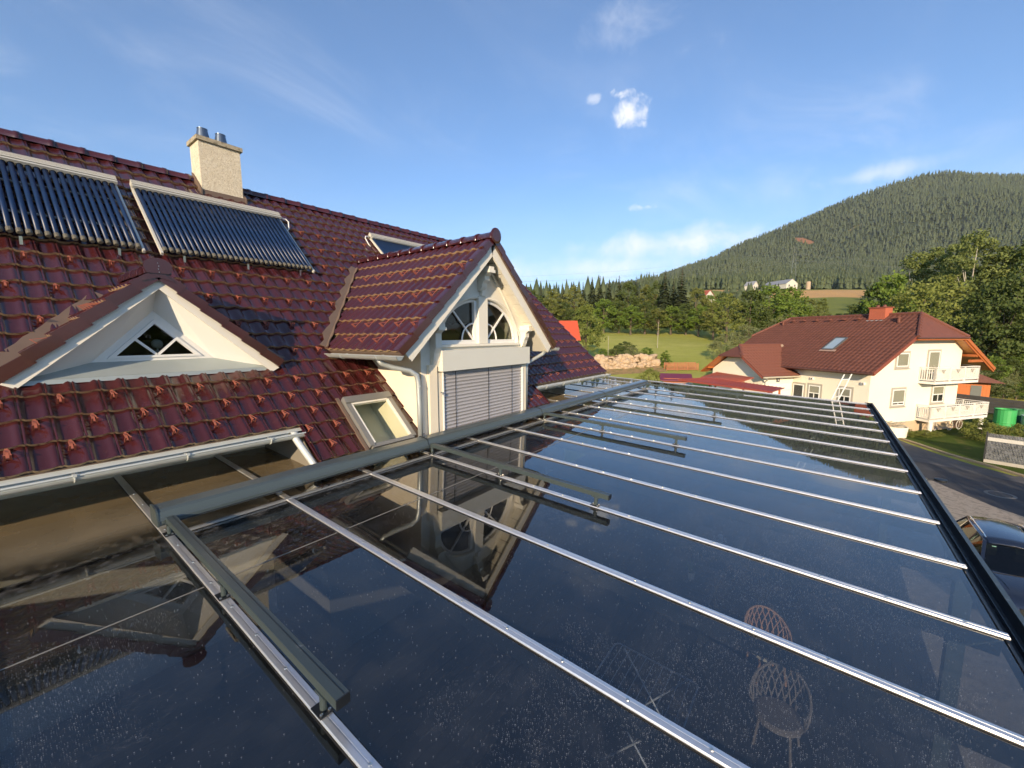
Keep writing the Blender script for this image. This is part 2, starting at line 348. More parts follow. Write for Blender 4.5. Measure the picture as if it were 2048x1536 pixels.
def terrain_mat():
    m = bpy.data.materials.new('meadow and field ground'); m.use_nodes = True; t = m.node_tree; b = t.nodes['Principled BSDF']; q = G(t)
    b.inputs['Roughness'].default_value = .95; b.inputs['Specular IOR Level'].default_value = .1
    pos = t.nodes.new('ShaderNodeNewGeometry').outputs['Position']
    D = q.vm('DOT_PRODUCT', pos, tuple(FWD)); Lt = q.vm('DOT_PRODUCT', pos, tuple(RGT))
    n1 = q.noise(pos, .9, 8, .65); n2 = q.noise(pos, .07, 4, .6); n3 = q.noise(pos, .30, 5, .6)
    mead = q.mix(n1, (.25, .27, .045), (.42, .42, .10)); mead = q.mix(q.m('MULTIPLY', q.ramp(n2, .42, .66), .6), mead, (.46, .42, .13))
    st = q.m('SINE', q.m('MULTIPLY', q.m('ADD', D, q.m('MULTIPLY', Lt, .35)), 1.1)); mead = q.mix(q.m('MULTIPLY', q.ramp(st, -.2, .9), .22), mead, (.29, .30, .065))
    far = q.mix(n3, (.13, .16, .035), (.20, .22, .055))
    c = q.mix(q.ramp(D, 118, 132), mead, far)
    wheat = q.m('MULTIPLY', q.m('MULTIPLY', q.ramp(D, 258, 262), q.m('SUBTRACT', 1.0, q.ramp(D, 316, 322))), q.ramp(Lt, 150, 154))
    c = q.mix(wheat, c, q.mix(n1, (.42, .25, .10), (.52, .33, .15)))
    forest = q.mix(n3, (.030, .042, .018), (.055, .068, .028))
    c = q.mix(q.ramp(D, 420, 470), c, forest)
    def patch(d0, l0, sd, sl):
        a = q.m('DIVIDE', q.m('SUBTRACT', D, d0), sd); bb = q.m('DIVIDE', q.m('SUBTRACT', Lt, l0), sl)
        r = q.m('ADD', q.m('SQRT', q.m('ADD', q.m('MULTIPLY', a, a), q.m('MULTIPLY', bb, bb))), q.m('MULTIPLY', q.m('SUBTRACT', n2, .5), 1.1))
        return q.m('SUBTRACT', 1.0, q.ramp(r, .85, 1.05))
    c = q.mix(patch(CLEAR[0][0], CLEAR[0][1], CLEAR[0][2], CLEAR[0][3]), c, q.mix(n1, (.22, .10, .055), (.30, .15, .08)))
    for k in CLEAR[1:]: c = q.mix(patch(*k), c, q.mix(n1, (.20, .135, .06), (.17, .17, .06)))
    L(t, c, b.inputs['Base Color'])
    bn = t.nodes.new('ShaderNodeBump'); bn.inputs['Strength'].default_value = .5; bn.inputs['Distance'].default_value = .12
    L(t, q.noise(pos, 5, 8, .7), bn.inputs['Height']); L(t, bn.outputs[0], b.inputs['Normal'])
    return m
CLEAR = [(1330, 925, 40, 15), (1270, 1030, 9, 34)]      # felled patches on the mountain (ahead, right, size)
Ds = np.unique(np.concatenate([np.linspace(-400, 30, 24), np.linspace(30, 130, 76), np.linspace(130, 480, 70), np.linspace(480, 1560, 120), np.linspace(1560, 3200, 20)]))
Ls = np.unique(np.concatenate([np.linspace(-2600, -200, 24), np.linspace(-200, 300, 110), np.linspace(300, 1900, 120), np.linspace(1900, 3600, 20)]))
DD, LL = np.meshgrid(Ds, Ls, indexing='ij'); ZZ = ground(DD, LL)
V = np.stack([FWD.x * DD + RGT.x * LL, FWD.y * DD + RGT.y * LL, ZZ - .02], -1).reshape(-1, 3)
nD, nL = len(Ds), len(Ls)
ii, jj = np.meshgrid(np.arange(nD - 1), np.arange(nL - 1), indexing='ij'); a0 = (ii * nL + jj).ravel()
terr = link('terrain', npmesh('terrain', V, np.stack([a0, a0 + 1, a0 + nL + 1, a0 + nL], 1)[:, ::-1], terrain_mat(), smooth=True))
tag(terr, 'green meadow, fields and forested mountainside behind the houses', None, kind='structure')

# road, driveway and lawn beside the conservatory (sheets a few millimetres apart)
ASPH = mat('old asphalt', (.085, .083, .082), .9, var=.3, vscale=60, col2=(.13, .12, .11), c2=(.45, .7), c2scale=1.2, bump=.5, bscale=180, bdist=.006)
ASPHN = mat('newer asphalt with shade', (.040, .041, .046), .85, var=.3, vscale=80, col2=(.060, .060, .062), c2=(.45, .7), c2scale=1.0, bump=.5, bscale=200, bdist=.005)
GRIT = mat('pale gritty paving', (.36, .30, .23), .95, var=.35, vscale=45, col2=(.24, .20, .155), c2=(.45, .62), c2scale=5, bump=.6, bscale=120, bdist=.008)
LAWN = mat('mown lawn', (.070, .105, .018), .95, var=.5, vscale=14, col2=(.17, .15, .05), c2=(.52, .72), c2scale=1.1, bump=1.0, bscale=60, bdist=.05, spec=.1)
SANDY = mat('sandy kerb strip', (.36, .27, .16), .95, var=.3, vscale=25, bump=.5, bscale=80)
def sheet(name, pts, z, m, kind='structure'):
    q = MB(); q.add([(x, y, z) for x, y in pts], [tuple(range(len(pts)))]); o = q.obj(name, m); 
    if o.data.polygons[0].normal.z < 0: o.data.flip_normals()
    return tag(o, kind=kind)
sheet('driveway', [(-30, -45), (34, -45), (33, -14), (30.4, -8.0), (31.5, -7.0), (33.2, -5.9), (35.2, -4.9), (37.5, -4.1), (33, 2), (26, 9), (-30, 0)], .006, ASPH)
sheet('paved_forecourt', [(8, -1.6), (8, -26), (16, -20), (21.4, -8.6), (23.7, -6.6), (24.4, -6.0), (26.3, -5.0), (28.0, -4.2), (30.2, -1.4), (24, 4), (16.5, 4)], .012, GRIT)
sheet('road_patch', [(30.2, -3.3), (28.0, -4.2), (26.3, -5.0), (24.4, -6.0), (23.7, -6.6), (21.4, -8.6), (16, -20), (20, -26), (24.5, -16), (28.6, -8.6), (30.1, -6.4), (31.0, -4.0)], .018, ASPHN)  # dark asphalt; its forecourt edge draws the shade boundary in colour
kerbpts = [(38.6, -3.2), (36.9, -4.55), (35.7, -5.2), (33.7, -6.2), (32.1, -7.35), (30.5, -8.35), (28, -11), (27, -16)]
q = MB()
for a, b in zip(kerbpts[:-1], kerbpts[1:]): q.bar((*a, .03), (*b, .03), .22, .10)
tag(q.obj('kerb', SANDY), kind='structure')
sheet('lawn', [(38.7, -3.1), (37.0, -4.45), (35.8, -5.1), (33.8, -6.1), (32.2, -7.25), (30.6, -8.25), (28.1, -10.9), (27.1, -16), (50, -24), (62, -14), (46, -2)], .05, LAWN)
mh = empty('manhole_cover', (26.4, -6.62, .02)); tag(mh, 'round iron manhole cover set in the dark road', 'manhole')
IRON = mat('cast iron', (.075, .07, .068), .7, .3, var=.3, vscale=30, bump=.5, bscale=60)
MB().lathe((26.4, -6.62, .019), [(.36, 0), (.36, .012), (.30, .012), (.30, .010), (.0, .010)], 24).obj('cover', IRON, mh)
MB().lathe((26.4, -6.62, .019), [(.48, 0), (.47, .008), (.37, .008), (.37, 0)], 24).obj('ring', mat('concrete ring', (.22, .20, .17), .9, var=.2, vscale=30), mh)
# ================================================================== the tiled house on the left
ZR0, ANG = .64376, math.radians(42); TN = math.tan(ANG)
def zr(Y): return ZR0 + TN * Y
EX, EV, EN = Vector((1, 0, 0)), Vector((0, math.cos(ANG), math.sin(ANG))), Vector((0, -math.sin(ANG), math.cos(ANG)))
EAVE_Y, RIDGE_Y = 5.66, 10.58
house = empty('tiled_house', (5, 9, 0)); tag(house, 'cream house with glazed dark red tile roof, two gabled dormers and a chimney', 'house')
# ---- one roof tile, shared
def tile_arrays(w, Lr, th=.034, lip=.033):
    px = np.array([0, .05, .10, .17, .30, .46, .60, .70, .79, .87, .94, 1.0]) * w * 1.01
    pz = np.array([.017, .025, .019, .005, .0005, .0005, .004, .012, .022, .026, .022, .015])
    n = len(px); Lt = Lr + .05
    top0 = np.stack([px, np.zeros(n), pz + th], 1); top1 = np.stack([px, np.full(n, Lt), pz + th * (1 - Lt / Lr)], 1)
    f0 = top0.copy(); f1 = top0.copy(); f1[:, 2] -= lip; f1[:, 1] += .003
    V = np.concatenate([top0, top1, f0, f1]); F = []; mi = []
    for i in range(n - 1): F.append((i, i + 1, n + i + 1, n + i)); mi.append(0)
    for i in range(n - 1): F.append((3 * n + i, 3 * n + i + 1, 2 * n + i + 1, 2 * n + i)); mi.append(1)
    return V, np.array(F), np.array(mi)
TILES = []                                            # (matrix, roof part, key) of every tile, sorted out later
TILE_MESH = {}
def tile_mesh(w, Lr):
    k = (round(w, 4), round(Lr, 4))
    if k not in TILE_MESH:
        V, F, mi = tile_arrays(w, Lr); me = npmesh('tile', V, F, [RED, LICHEN], mi)
        me.polygons.foreach_set('use_smooth', mi == 0); TILE_MESH[k] = (me, V, F, mi)
    return k
def tiled(roof, O, eu, ev, w, Lr, cols, rows, keep):
    O, eu, ev = Vector(O), Vector(eu), Vector(ev); n = eu.cross(ev); k = tile_mesh(w, Lr)
    for r in rows:
        for c in cols:
            if not keep((c + .5) * w, (r + .5) * Lr): continue
            P = O + eu * (c * w) + ev * (r * Lr) + n * random.uniform(-.0015, .0025)
            m = Matrix(((eu.x, ev.x, n.x, P.x), (eu.y, ev.y, n.y, P.y), (eu.z, ev.z, n.z, P.z), (0, 0, 0, 1)))
            TILES.append((m @ Matrix.Rotation(random.gauss(0, .004), 4, 'X') @ Matrix.Rotation(random.gauss(0, .003), 4, 'Z'), roof, k))
# ---- roof decks
TH = .10
def slab(name, poly, nrm, m, parent, th=TH, drop=.012):
    nv = Vector(nrm); P = [Vector(q) - nv * drop for q in poly]
    return MB().prism(P, -nv * th).obj(name, m, parent)
XL, XR = -2.6, 12.56
LOW0, LOW1 = 2.62, 8.24                               # between these the roof runs on down to the conservatory
Yl = 5.17
R_ = lambda x, y: (x, y, zr(y))
VEL = (3.36, 4.12, 5.19, 5.90)                        # skylight opening
_mr = MB()
for xa_, xb_, ya_ in ((XL, LOW0, EAVE_Y), (LOW0, VEL[0], Yl), (VEL[0], VEL[1], VEL[3]), (VEL[1], LOW1, Yl), (LOW1, XR - .05, EAVE_Y)):
    _mr.prism([Vector(R_(x_, y_)) - EN * .012 for x_, y_ in ((xa_, ya_), (xb_, ya_), (xb_, RIDGE_Y), (xa_, RIDGE_Y))], -EN * TH)
main_roof = _mr.obj('main_roof', BROWNF, house)
W_, LR = .2, .3135
X0T = .1727 - 14 * .2                                # first column
DX, DHW, DRZ, DEZ = 5.74, 2.11, 8.72, 6.74           # big dormer: ridge X, half width, ridge and eaves height
DS = (DRZ - DEZ) / DHW
def keep_main(u, v):
    X = X0T + u; Y = EAVE_Y + v * math.cos(ANG); z = zr(Y)
    if X > XR or X < XL: return False
    if v < 0 and not (LOW0 - .02 < X < LOW1 + .02): return False
    if VEL[0] - .06 < X < VEL[1] + .05 and Y < VEL[3] - .02: return False
    if 4.28 < X < 7.2 and z < DRZ - DS * abs(X - DX) - .35: return False
    if 3.9 < X < 7.6 and Y > 6.9 and z < DRZ - DS * abs(X - DX) - .30: return False
    if .5 < X < 2.2 and Y > 6.8 and z < 7.72 - .9 * abs(X - 1.39) - .22: return False
    if 3.1 < X < 3.76 and 10.25 < Y < 10.6: return False
    if abs(X - 1.39) < 1.16 and 6.50 < Y < 6.80: return False
    return True
tiled(main_roof, (X0T, EAVE_Y, zr(EAVE_Y)), EX, EV, W_, LR, range(0, 78), range(-2, 21), keep_main)
rear = slab('rear_roof', [(XL, RIDGE_Y, zr(RIDGE_Y)), (XR - .05, RIDGE_Y, zr(RIDGE_Y)), (XR - .05, 15.6, zr(RIDGE_Y) - TN * 5.02), (XL, 15.6, zr(RIDGE_Y) - TN * 5.02)], (0, math.sin(ANG), math.cos(ANG)), RED, house, drop=0)
# ---- ridge tiles
def ridge_tile_mesh(Lr, r=.115, r2=.128, n=10):
    V = []; F = []
    for j, (y, rad) in enumerate(((0, r2), (.06, r2), (.07, r), (Lr + .03, r * .96))):
        for i in range(n + 1):
            a = math.pi * (i / n) * 1.12 - .06 * math.pi; V.append((y, -rad * math.cos(a), rad * math.sin(a) * .92))
    for j in range(3):
        for i in range(n): F.append((j * (n + 1) + i, j * (n + 1) + i + 1, (j + 1) * (n + 1) + i + 1, (j + 1) * (n + 1) + i))
    o = len(V)                                       # thick front rim
    for i in range(n + 1):
        a = math.pi * (i / n) * 1.12 - .06 * math.pi; V.append((0, -(r2 - .022) * math.cos(a), (r2 - .022) * math.sin(a) * .92))
    for i in range(n): F.append((i, o + i, o + i + 1, i + 1))
    me = npmesh('ridge_tile', V, F, RED); me.polygons.foreach_set('use_smooth', [True] * (3 * n) + [False] * n); return me
RTM = ridge_tile_mesh(.37)
def ridge_line(parent, P, d, n, step=.37):
    d = Vector(d).normalized(); y = Vector((0, 0, 1)).cross(d).normalized(); z = d.cross(y)
    for i in range(n):
        p = Vector(P) + d * (i * step)
        link('ridge_tile', RTM, parent, Matrix(((d.x, y.x, z.x, p.x), (d.y, y.y, z.y, p.y), (d.z, y.z, z.z, p.z + random.uniform(-.003, .003)), (0, 0, 0, 1))))
nr = int((XR - XL) / .37)
ridge_line(main_roof, (XR + .02, RIDGE_Y, zr(RIDGE_Y) - .02), (-1, 0, 0), nr + 1)
# ---- snow guards: two prongs with a strap and braces, hanging below the course above
def guard_mesh():
    q = MB()
    for sx in (-.019, .019):
        q.bar((sx, -.002, .0), (sx, -.012, .088), .015, .007, up=(0, 1, 0)); q.bar((sx, -.010, .084), (sx * .7, .105, .008), .009, .005)
    q.bar((-.022, -.004, .022), (.022, -.004, .022), .006, .012); q.bar((0, .0, .010), (0, .17, .004), .022, .003)
    return q.mesh('snow_guard', ORANGE)
GM = guard_mesh()
def guard(parent, O, eu, ev, u, v):
    O, eu, ev = Vector(O), Vector(eu), Vector(ev); n = eu.cross(ev); P = O + eu * u + ev * v + n * .018
    link('snow_guard', GM, parent, Matrix(((eu.x, ev.x, n.x, P.x), (eu.y, ev.y, n.y, P.y), (eu.z, ev.z, n.z, P.z), (0, 0, 0, 1))))
for r in [-2, -1, 0, 1, 2, 4, 6, 8, 10, 12, 14, 16]:
    for c in range(10, 75):
        par = {0: 1, 1: 0, 2: 1, -1: 0, -2: 1}.get(r, (r // 2) % 2)
        if c % 2 != par: continue
        u, v = (c + .45) * W_, r * LR + .19
        X = X0T + u; Y = EAVE_Y + v * math.cos(ANG)
        if not keep_main(u, v) or not keep_main(u + .15, v): continue
        if r >= 8 and X < 4.6 and 8.2 < Y: continue
        if 6.4 < X < 9.1 and 8.2 < Y < 9.95: continue
        if Y > 9.95 and X < 4.7: continue
        if abs(X - 1.39) < 1.35 and 6.45 < Y < 8.1 and zr(Y) < 7.75 - .9 * abs(X - 1.39) + .12: continue
        if DX - 2.25 < X < DX + 2.25 and Y < 9 and zr(Y) < DRZ - DS * abs(X - DX) + .15 and Y > 6.6: continue
        p = px_of((X, Y, zr(Y)))
        if p is None or p[0] < -150: continue
        guard(main_roof, (X0T, EAVE_Y, zr(EAVE_Y)), EX, EV, u, v)
# ---- eaves gutter
def gutter(name, a, b, r, parent, m=ZINC, brk=.85, drop=0.0):
    a, b = Vector(a), Vector(b); d = (b - a).normalized(); s = Vector((0, 0, 1)).cross(d).normalized(); n = 10
    q = MB(); V = []; F = []
    for rad in (r, r - .006):
        for P in (a, b):
            for i in range(n + 1):
                t_ = math.pi * i / n; V.append(P + s * (-rad * math.cos(t_)) + Vector((0, 0, -rad * math.sin(t_))))
    k = n + 1
    for i in range(n):
        F.append((i, i + 1, k + i + 1, k + i)); F.append((2 * k + i + 1, 2 * k + i, 3 * k + i, 3 * k + i + 1))
        F.append((i, 2 * k + i, 2 * k + i + 1, i + 1)); F.append((k + i + 1, 3 * k + i + 1, 3 * k + i, k + i))
    q.add(V, F)
    for sg in (-1, 1): q.tube([a + s * (sg * r), b + s * (sg * r)], .010, 8)          # rolled rims
    for P in (a, b):                                  # stop ends
        q.prism([P + s * (-r * math.cos(math.pi * i / n)) + Vector((0, 0, -r * math.sin(math.pi * i / n))) for i in range(n + 1)], d * .004)
    o = q.obj(name, m, parent, smooth=False)
    ln = (b - a).length; cnt = max(1, int(ln / brk))
    for i in range(cnt):
        P = a + d * ((i + .5) * ln / cnt); bq = MB()
        bq.tube([P + s * (-(r + .004) * math.cos(math.pi * j / 8)) + Vector((0, 0, -(r + .004) * math.sin(math.pi * j / 8))) for j in range(9)], .008, 6)
        bq.bar(P + s * (-r), P + s * r, .022, .004); bq.box(P + s * (-r - .004) + Vector((0, 0, .004)), (.014, .014, .012))
        bq.obj('gutter_bracket', m, o)
    return o
gutter('eaves_gutter', (XL, EAVE_Y - .055, zr(EAVE_Y) - .055), (LOW0 - .02, EAVE_Y - .055, zr(EAVE_Y) - .065), .075, house, ZINCP)
gutter('eaves_gutter', (LOW1 + .05, EAVE_Y - .055, zr(EAVE_Y) - .055), (XR + .1, EAVE_Y - .055, zr(EAVE_Y) - .055), .075, house, ZINCP)
# drip sheet under the last course
MB().prism([(XL, EAVE_Y + .05, zr(EAVE_Y) + .01), (LOW0, EAVE_Y + .05, zr(EAVE_Y) + .01), (LOW0, EAVE_Y - .03, zr(EAVE_Y) - .045), (XL, EAVE_Y - .03, zr(EAVE_Y) - .045)], (0, -.002, -.004)).obj('drip_sheet', ZINCP, house)
# downpipe from the gutter end running down beside the tiles
q = MB(); gp = Vector((LOW0 - .14, EAVE_Y - .06, zr(EAVE_Y) - .10))
q.tube([gp + Vector((0, 0, .06)), gp + Vector((0, -.01, -.02)), gp + Vector((.015, -.06, -.08)), gp + Vector((.05, -.30, -.28)), gp + Vector((.07, -.46, -.42))], .045, 12)
q.obj('downpipe', ZINCP, house, smooth=True)
# ---- walls below
zg = lambda Y: CZ - 2.1 + .038793 * (Y + 1.1416)      # conservatory glass level
MB().mm((XL, 7.02, 0), (12.25, 14.9, 5.9)).obj('wall', CREAM, house)
for x0, x1 in ((XL, LOW0), (LOW1, 12.3)):             # boarded soffit under the eaves
    MB().prism([(x0, EAVE_Y + .02, zr(EAVE_Y) - .14), (x1, EAVE_Y + .02, zr(EAVE_Y) - .14), (x1, 7.1, zr(EAVE_Y) - .10), (x0, 7.1, zr(EAVE_Y) - .10)], (0, 0, -.02)).obj('soffit', WHITEP, house)
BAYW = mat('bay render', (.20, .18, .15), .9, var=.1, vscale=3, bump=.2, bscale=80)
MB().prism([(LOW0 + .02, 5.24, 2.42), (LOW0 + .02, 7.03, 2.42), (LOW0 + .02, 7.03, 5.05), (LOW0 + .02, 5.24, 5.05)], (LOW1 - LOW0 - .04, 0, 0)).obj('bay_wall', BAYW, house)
q = MB()                                              # gable ends
for x in (XL, 12.15):
    q.prism([(x, 7.03, 5.8), (x, 14.89, 5.8), (x, 15.0, 6.1), (x, RIDGE_Y, zr(RIDGE_Y) - .2), (x, 6.6, zr(6.6) - .2)], (.1, 0, 0))
q.obj('gable_wall', CREAM, house)
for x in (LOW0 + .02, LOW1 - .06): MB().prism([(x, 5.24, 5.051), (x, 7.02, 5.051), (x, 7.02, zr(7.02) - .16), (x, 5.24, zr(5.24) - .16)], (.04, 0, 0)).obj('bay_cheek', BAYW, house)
MB().prism([(XR - .06, EAVE_Y, zr(EAVE_Y) - .16), (XR - .06, RIDGE_Y, zr(RIDGE_Y) - .16), (XR - .06, RIDGE_Y, zr(RIDGE_Y) + .05), (XR - .06, EAVE_Y, zr(EAVE_Y) + .05)], (.03, 0, 0)).obj('verge_board', RED, house)
# side flashing of the lower roof piece
for x, s in ((LOW0 - .02, -1), (LOW1 + .02, 1)):
    MB().prism([(x, Yl - .02, zr(Yl) - .12), (x, EAVE_Y + .1, zr(EAVE_Y + .1) - .12), (x, EAVE_Y + .1, zr(EAVE_Y + .1) + .04), (x, Yl - .02, zr(Yl) + .04)], (.012, 0, 0)).obj('side_flashing', RED, house)
# ---- chimney
ch = MB().mm((3.06, 10.207, 9.50), (3.797, 10.72, 10.875)).obj('chimney', ROUGHCAST, main_roof and house)
MB().mm((3.02, 10.165, 10.875), (3.84, 10.76, 10.955)).obj('chimney_cap', CONC, ch)
for x in (3.24, 3.56):
    MB().lathe((x, 10.50, 10.955), [(.135, 0), (.128, .03), (.088, .25), (.094, .255), (.094, .262), (.06, .262), (.06, .20)], 20).obj('flue', STEEL, ch, smooth=False)
q = MB(); q.prism([(3.03, 10.16, zr(10.16) + .03), (3.83, 10.16, zr(10.16) + .03), (3.83, 10.16, zr(10.16) + .13), (3.03, 10.16, zr(10.16) + .13)], (0, .03, 0))
for x in (3.015, 3.815): q.prism([(x, 10.14, zr(10.14)), (x, 10.60, zr(10.6)), (x, 10.60, zr(10.6) + .14), (x, 10.14, zr(10.14) + .14)], (.03, 0, 0))
q.obj('flashing', BROWNF, ch)

# ------------------------------------------------------------------ big dormer
VY = 4.78                                             # plane of its verge
def dz(X): return DRZ - DS * abs(X - DX)
DA = math.atan(DS); LD = DHW / math.cos(DA)
def valley_y(X): return (dz(X) - ZR0) / TN
for s in (-1, 1):
    e = Vector((s * math.cos(DA), 0, -math.sin(DA)))   # down the slope
    nrm = Vector((s * math.sin(DA), 0, math.cos(DA)))
    rid = Vector((DX, VY, DRZ)); eav = rid + e * LD
    poly = [rid, Vector((DX, valley_y(DX) + .15, DRZ)), Vector((eav.x, valley_y(eav.x) + .15, eav.z)), eav]
    dr = slab('dormer_roof', poly, nrm, BROWNF, house, th=.07)
    rows = 8; lr = (LD - .02) / rows; wv = .2
    nc = int((valley_y(DX) - VY) / wv) + 2
    if s < 0: O, eu, ev = eav + Vector((0, nc * wv, 0)), Vector((0, -1, 0)), -e
    else: O, eu, ev = eav, Vector((0, 1, 0)), -e
    def keepd(u, v, O=O, eu=eu, ev=ev):
        P = O + eu * u + ev * v; return VY - .02 < P.y < valley_y(P.x) - .06
    tiled(dr, O, eu, ev, wv, lr, range(0, nc), range(0, rows), keepd)
    for r, off in ((0, 0), (1, 1), (3, 0), (5, 1)):
        for c in range(off, nc, 2):
            u, v = (c + .45) * wv, r * lr + .19
            P = O + eu * u + ev * v
            if VY + .1 < P.y < valley_y(P.x) - .5: guard(dr, O, eu, ev, u, v)
    for r in range(rows):                              # stepped verge tiles with a lug each
        jy = Vector((0, -.004 * (r % 2), 0)); a = eav - e * (r * lr) + jy; b = eav - e * ((r + 1) * lr + .03) + jy
        q = MB(); q.prism([a + nrm * .055, b + nrm * .032, b - nrm * .085, a - nrm * .06], (0, -.022, 0)); q.prism([a + nrm * .058, b + nrm * .034, b + nrm * .016, a + nrm * .04], (0, .10, 0))
        q.obj('verge_tile', RED, dr)
    # flashing in the valley
    vt = Vector((DX + s * .28, valley_y(DX + s * .28), dz(DX + s * .28))); vb = Vector((eav.x, valley_y(eav.x), eav.z)); vd = (vb - vt).normalized()
    up = (nrm + EN).normalized(); side = vd.cross(up).normalized()
    q = MB(); nseg = 18
    for k in range(nseg):
        a = vt.lerp(vb, k / nseg); b = vt.lerp(vb, (k + 1) / nseg)
        for sg, wd in ((-1, .09), (1, .15)):
            sd_ = (nrm.cross(vd) if sg * s > 0 else EN.cross(vd)); 
            inn = side * sg
            pl = nrm if (inn.dot(Vector((-s, 0, 0))) > 0) else EN
            t_ = (inn - pl * inn.dot(pl)).normalized()
            w1 = wd * (.9 + .25 * math.sin(k * 2.1)); w2 = wd * (.9 + .25 * math.sin((k + 1) * 2.1))
            q.add([a + pl * .060, b + pl * .060, b + t_ * w2 + pl * .064, a + t_ * w1 + pl * .064], [(0, 1, 2, 3)])
    vo = q.obj('valley_flashing', BROWNF, house); vo.modifiers.new('thickness', 'SOLIDIFY').thickness = .012
    # gutter along the dormer eaves
    gx = eav.x + s * .045
    gutter('dormer_gutter', (gx, VY - .06, eav.z - .05), (gx, valley_y(eav.x) - .10, eav.z - .06), .062, house, ZINC, brk=.7)
    # barge board and soffit
    iv = nrm * -.10
    MB().prism([rid - nrm * .085 + Vector((0, .03, 0)), eav - e * .08 - nrm * .085 + Vector((0, .03, 0)), eav - e * .08 - nrm * .26 + Vector((0, .03, 0)), rid - Vector((0, 0, .33)) + Vector((0, .03, 0))], (0, .035, 0)).obj('barge_board', WHITEP, house)
    for k in range(10):                                # little soffit boards between barge board and wall
        a = rid + e * (.22 + k * (LD - .30) / 10) - nrm * .10; b = rid + e * (.22 + (k + 1) * (LD - .30) / 10 - .012) - nrm * .10
        MB().prism([a + Vector((0, .066, 0)), b + Vector((0, .066, 0)), b + Vector((0, .40, 0)), a + Vector((0, .40, 0))], -nrm * .014).obj('soffit_board', WHITEP, house)
ridge_line(house, (DX, VY - .05, DRZ - .02), (0, 1, 0), 12, .37)
setw(MB().lathe((0, 0, 0), [(.135, 0), (.135, .02), (.10, .028), (.0, .028)], 20).obj('ridge_end_disc', RED, house), Matrix.Translation((DX, VY - .04, DRZ + .01)) @ Matrix.Rotation(math.pi / 2, 4, 'X'))
# dormer body
CXL, CXR, FY = 4.33, 7.24, 5.16
for x in (CXL - .005, CXR - .115):
    MB().prism([(x, FY + .003, 4.9), (x, FY + .002, dz(CXL) - .13), (x, valley_y(CXL) + .1, dz(CXL) - .13)], (.12, 0, 0)).obj('dormer_cheek', CREAM, house)
for s in (-1, 1):                                      # boarded underside of the dormer eaves
    xi, xo = (CXL + .05 if s < 0 else CXR - .05), DX + s * (DHW - .05)
    MB().prism([(xi, VY + .07, dz(xi) - .155), (xo, VY + .07, dz(xo) - .155), (xo, valley_y(xo) - .15, dz(xo) - .155), (xi, valley_y(xi) - .15, dz(xi) - .155)], (0, 0, -.02)).obj('eaves_lining', WHITEP, house)
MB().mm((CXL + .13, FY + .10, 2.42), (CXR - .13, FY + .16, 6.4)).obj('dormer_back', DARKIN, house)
# front: gable wall around an arched double window
zs, mx0, mx1 = 6.83, 5.715, 5.925                    # sill height, mullion
AR, AH = .95, .815                                   # arch: half span of each light and height
front = []
q = MB()
cxm = (mx0 + mx1) / 2
arcL = [(mx0 - .02 - AR * math.sin(t), zs + AH * math.cos(t)) for t in np.linspace(0, math.pi / 2, 14)]
arcR = [(mx1 + .02 + AR * math.sin(t), zs + AH * math.cos(t)) for t in np.linspace(0, math.pi / 2, 14)]
top = lambda X: dz(X) - .14
def wall_strip(pts, sgn):
    for (x0, z0), (x1, z1) in zip(pts[:-1], pts[1:]):
        q.prism([(x0, FY, z0), (x1, FY, z1), (x1, FY, top(x1)), (x0, FY, top(x0))], (0, .12, 0))
wall_strip([(mx0 - .02, zs + AH)] + arcL[1:], -1); wall_strip([(mx1 + .02, zs + AH)] + arcR[1:], 1)
xa, xb = arcL[-1][0], arcR[-1][0]
q.prism([(CXL - .0, FY, 5.0), (xa, FY, 5.0), (xa, FY, top(xa)), (CXL, FY, top(CXL))], (0, .12, 0)); q.prism([(xb, FY, 5.0), (CXR, FY, 5.0), (CXR, FY, top(CXR)), (xb, FY, top(xb))], (0, .12, 0))
q.prism([(mx0 - .02, FY, zs), (mx1 + .02, FY, zs), (mx1 + .02, FY, top(mx1)), (DX, FY, top(DX)), (mx0 - .02, FY, top(mx0))], (0, .12, 0))
q.mm((xa + .001, FY, 6.62), (xb - .001, FY + .12, zs - .001))
q.obj('dormer_front', WHITEP, house)
# moulded arch trim, mullion and posts
for arc, c, sg in ((arcL, mx0 - .02, -1), (arcR, mx1 + .02, 1)):
    wf = MB()
    pts = [(c + sg * (AR - .035) * math.sin(t), FY + .045, zs + .03 + (AH - .06) * math.cos(t)) for t in np.linspace(.04, math.pi / 2, 16)]
    wf.tube(pts, .028, 6, cap=True); wf.bar((c + sg * .03, FY + .045, zs), (c + sg * .03, FY + .045, zs + AH - .03), .07, .06, up=(0, 1, 0)); wf.bar((c, FY + .045, zs + .035), (c + sg * AR, FY + .045, zs + .035), .066, .07)
    win = wf.obj('arched_window', WHITEPVC, house)
    cc = Vector((c + sg * .06, FY + .05, zs + .07))
    MB().bar(cc, cc + Vector((sg * (AR - .08) * .62, 0, (AH - .1) * .74)), .030, .03, up=(0, 1, 0)).obj('muntin', WHITEPVC, win)
    MB().tube([cc + Vector((sg * .30 * math.sin(t), 0, .30 * math.cos(t))) for t in np.linspace(0, math.pi / 2, 10)], .017, 6).obj('muntin', WHITEPVC, win)
    gpoly = [(c, FY + .075, zs)] + [(c + sg * (AR - .02) * math.sin(t), FY + .075, zs + (AH - .02) * math.cos(t)) for t in np.linspace(0, math.pi / 2, 16)]
    MB().prism(gpoly, (0, .008, 0)).obj('pane', WGLASS, win)
    tr = MB(); tr.tube([(c + sg * (AR + .03) * math.sin(t), FY - .012, zs + (AH + .03) * math.cos(t)) for t in np.linspace(0, math.pi / 2, 16)], .028, 6)
    tr.obj('arch_moulding', WHITEP, house)
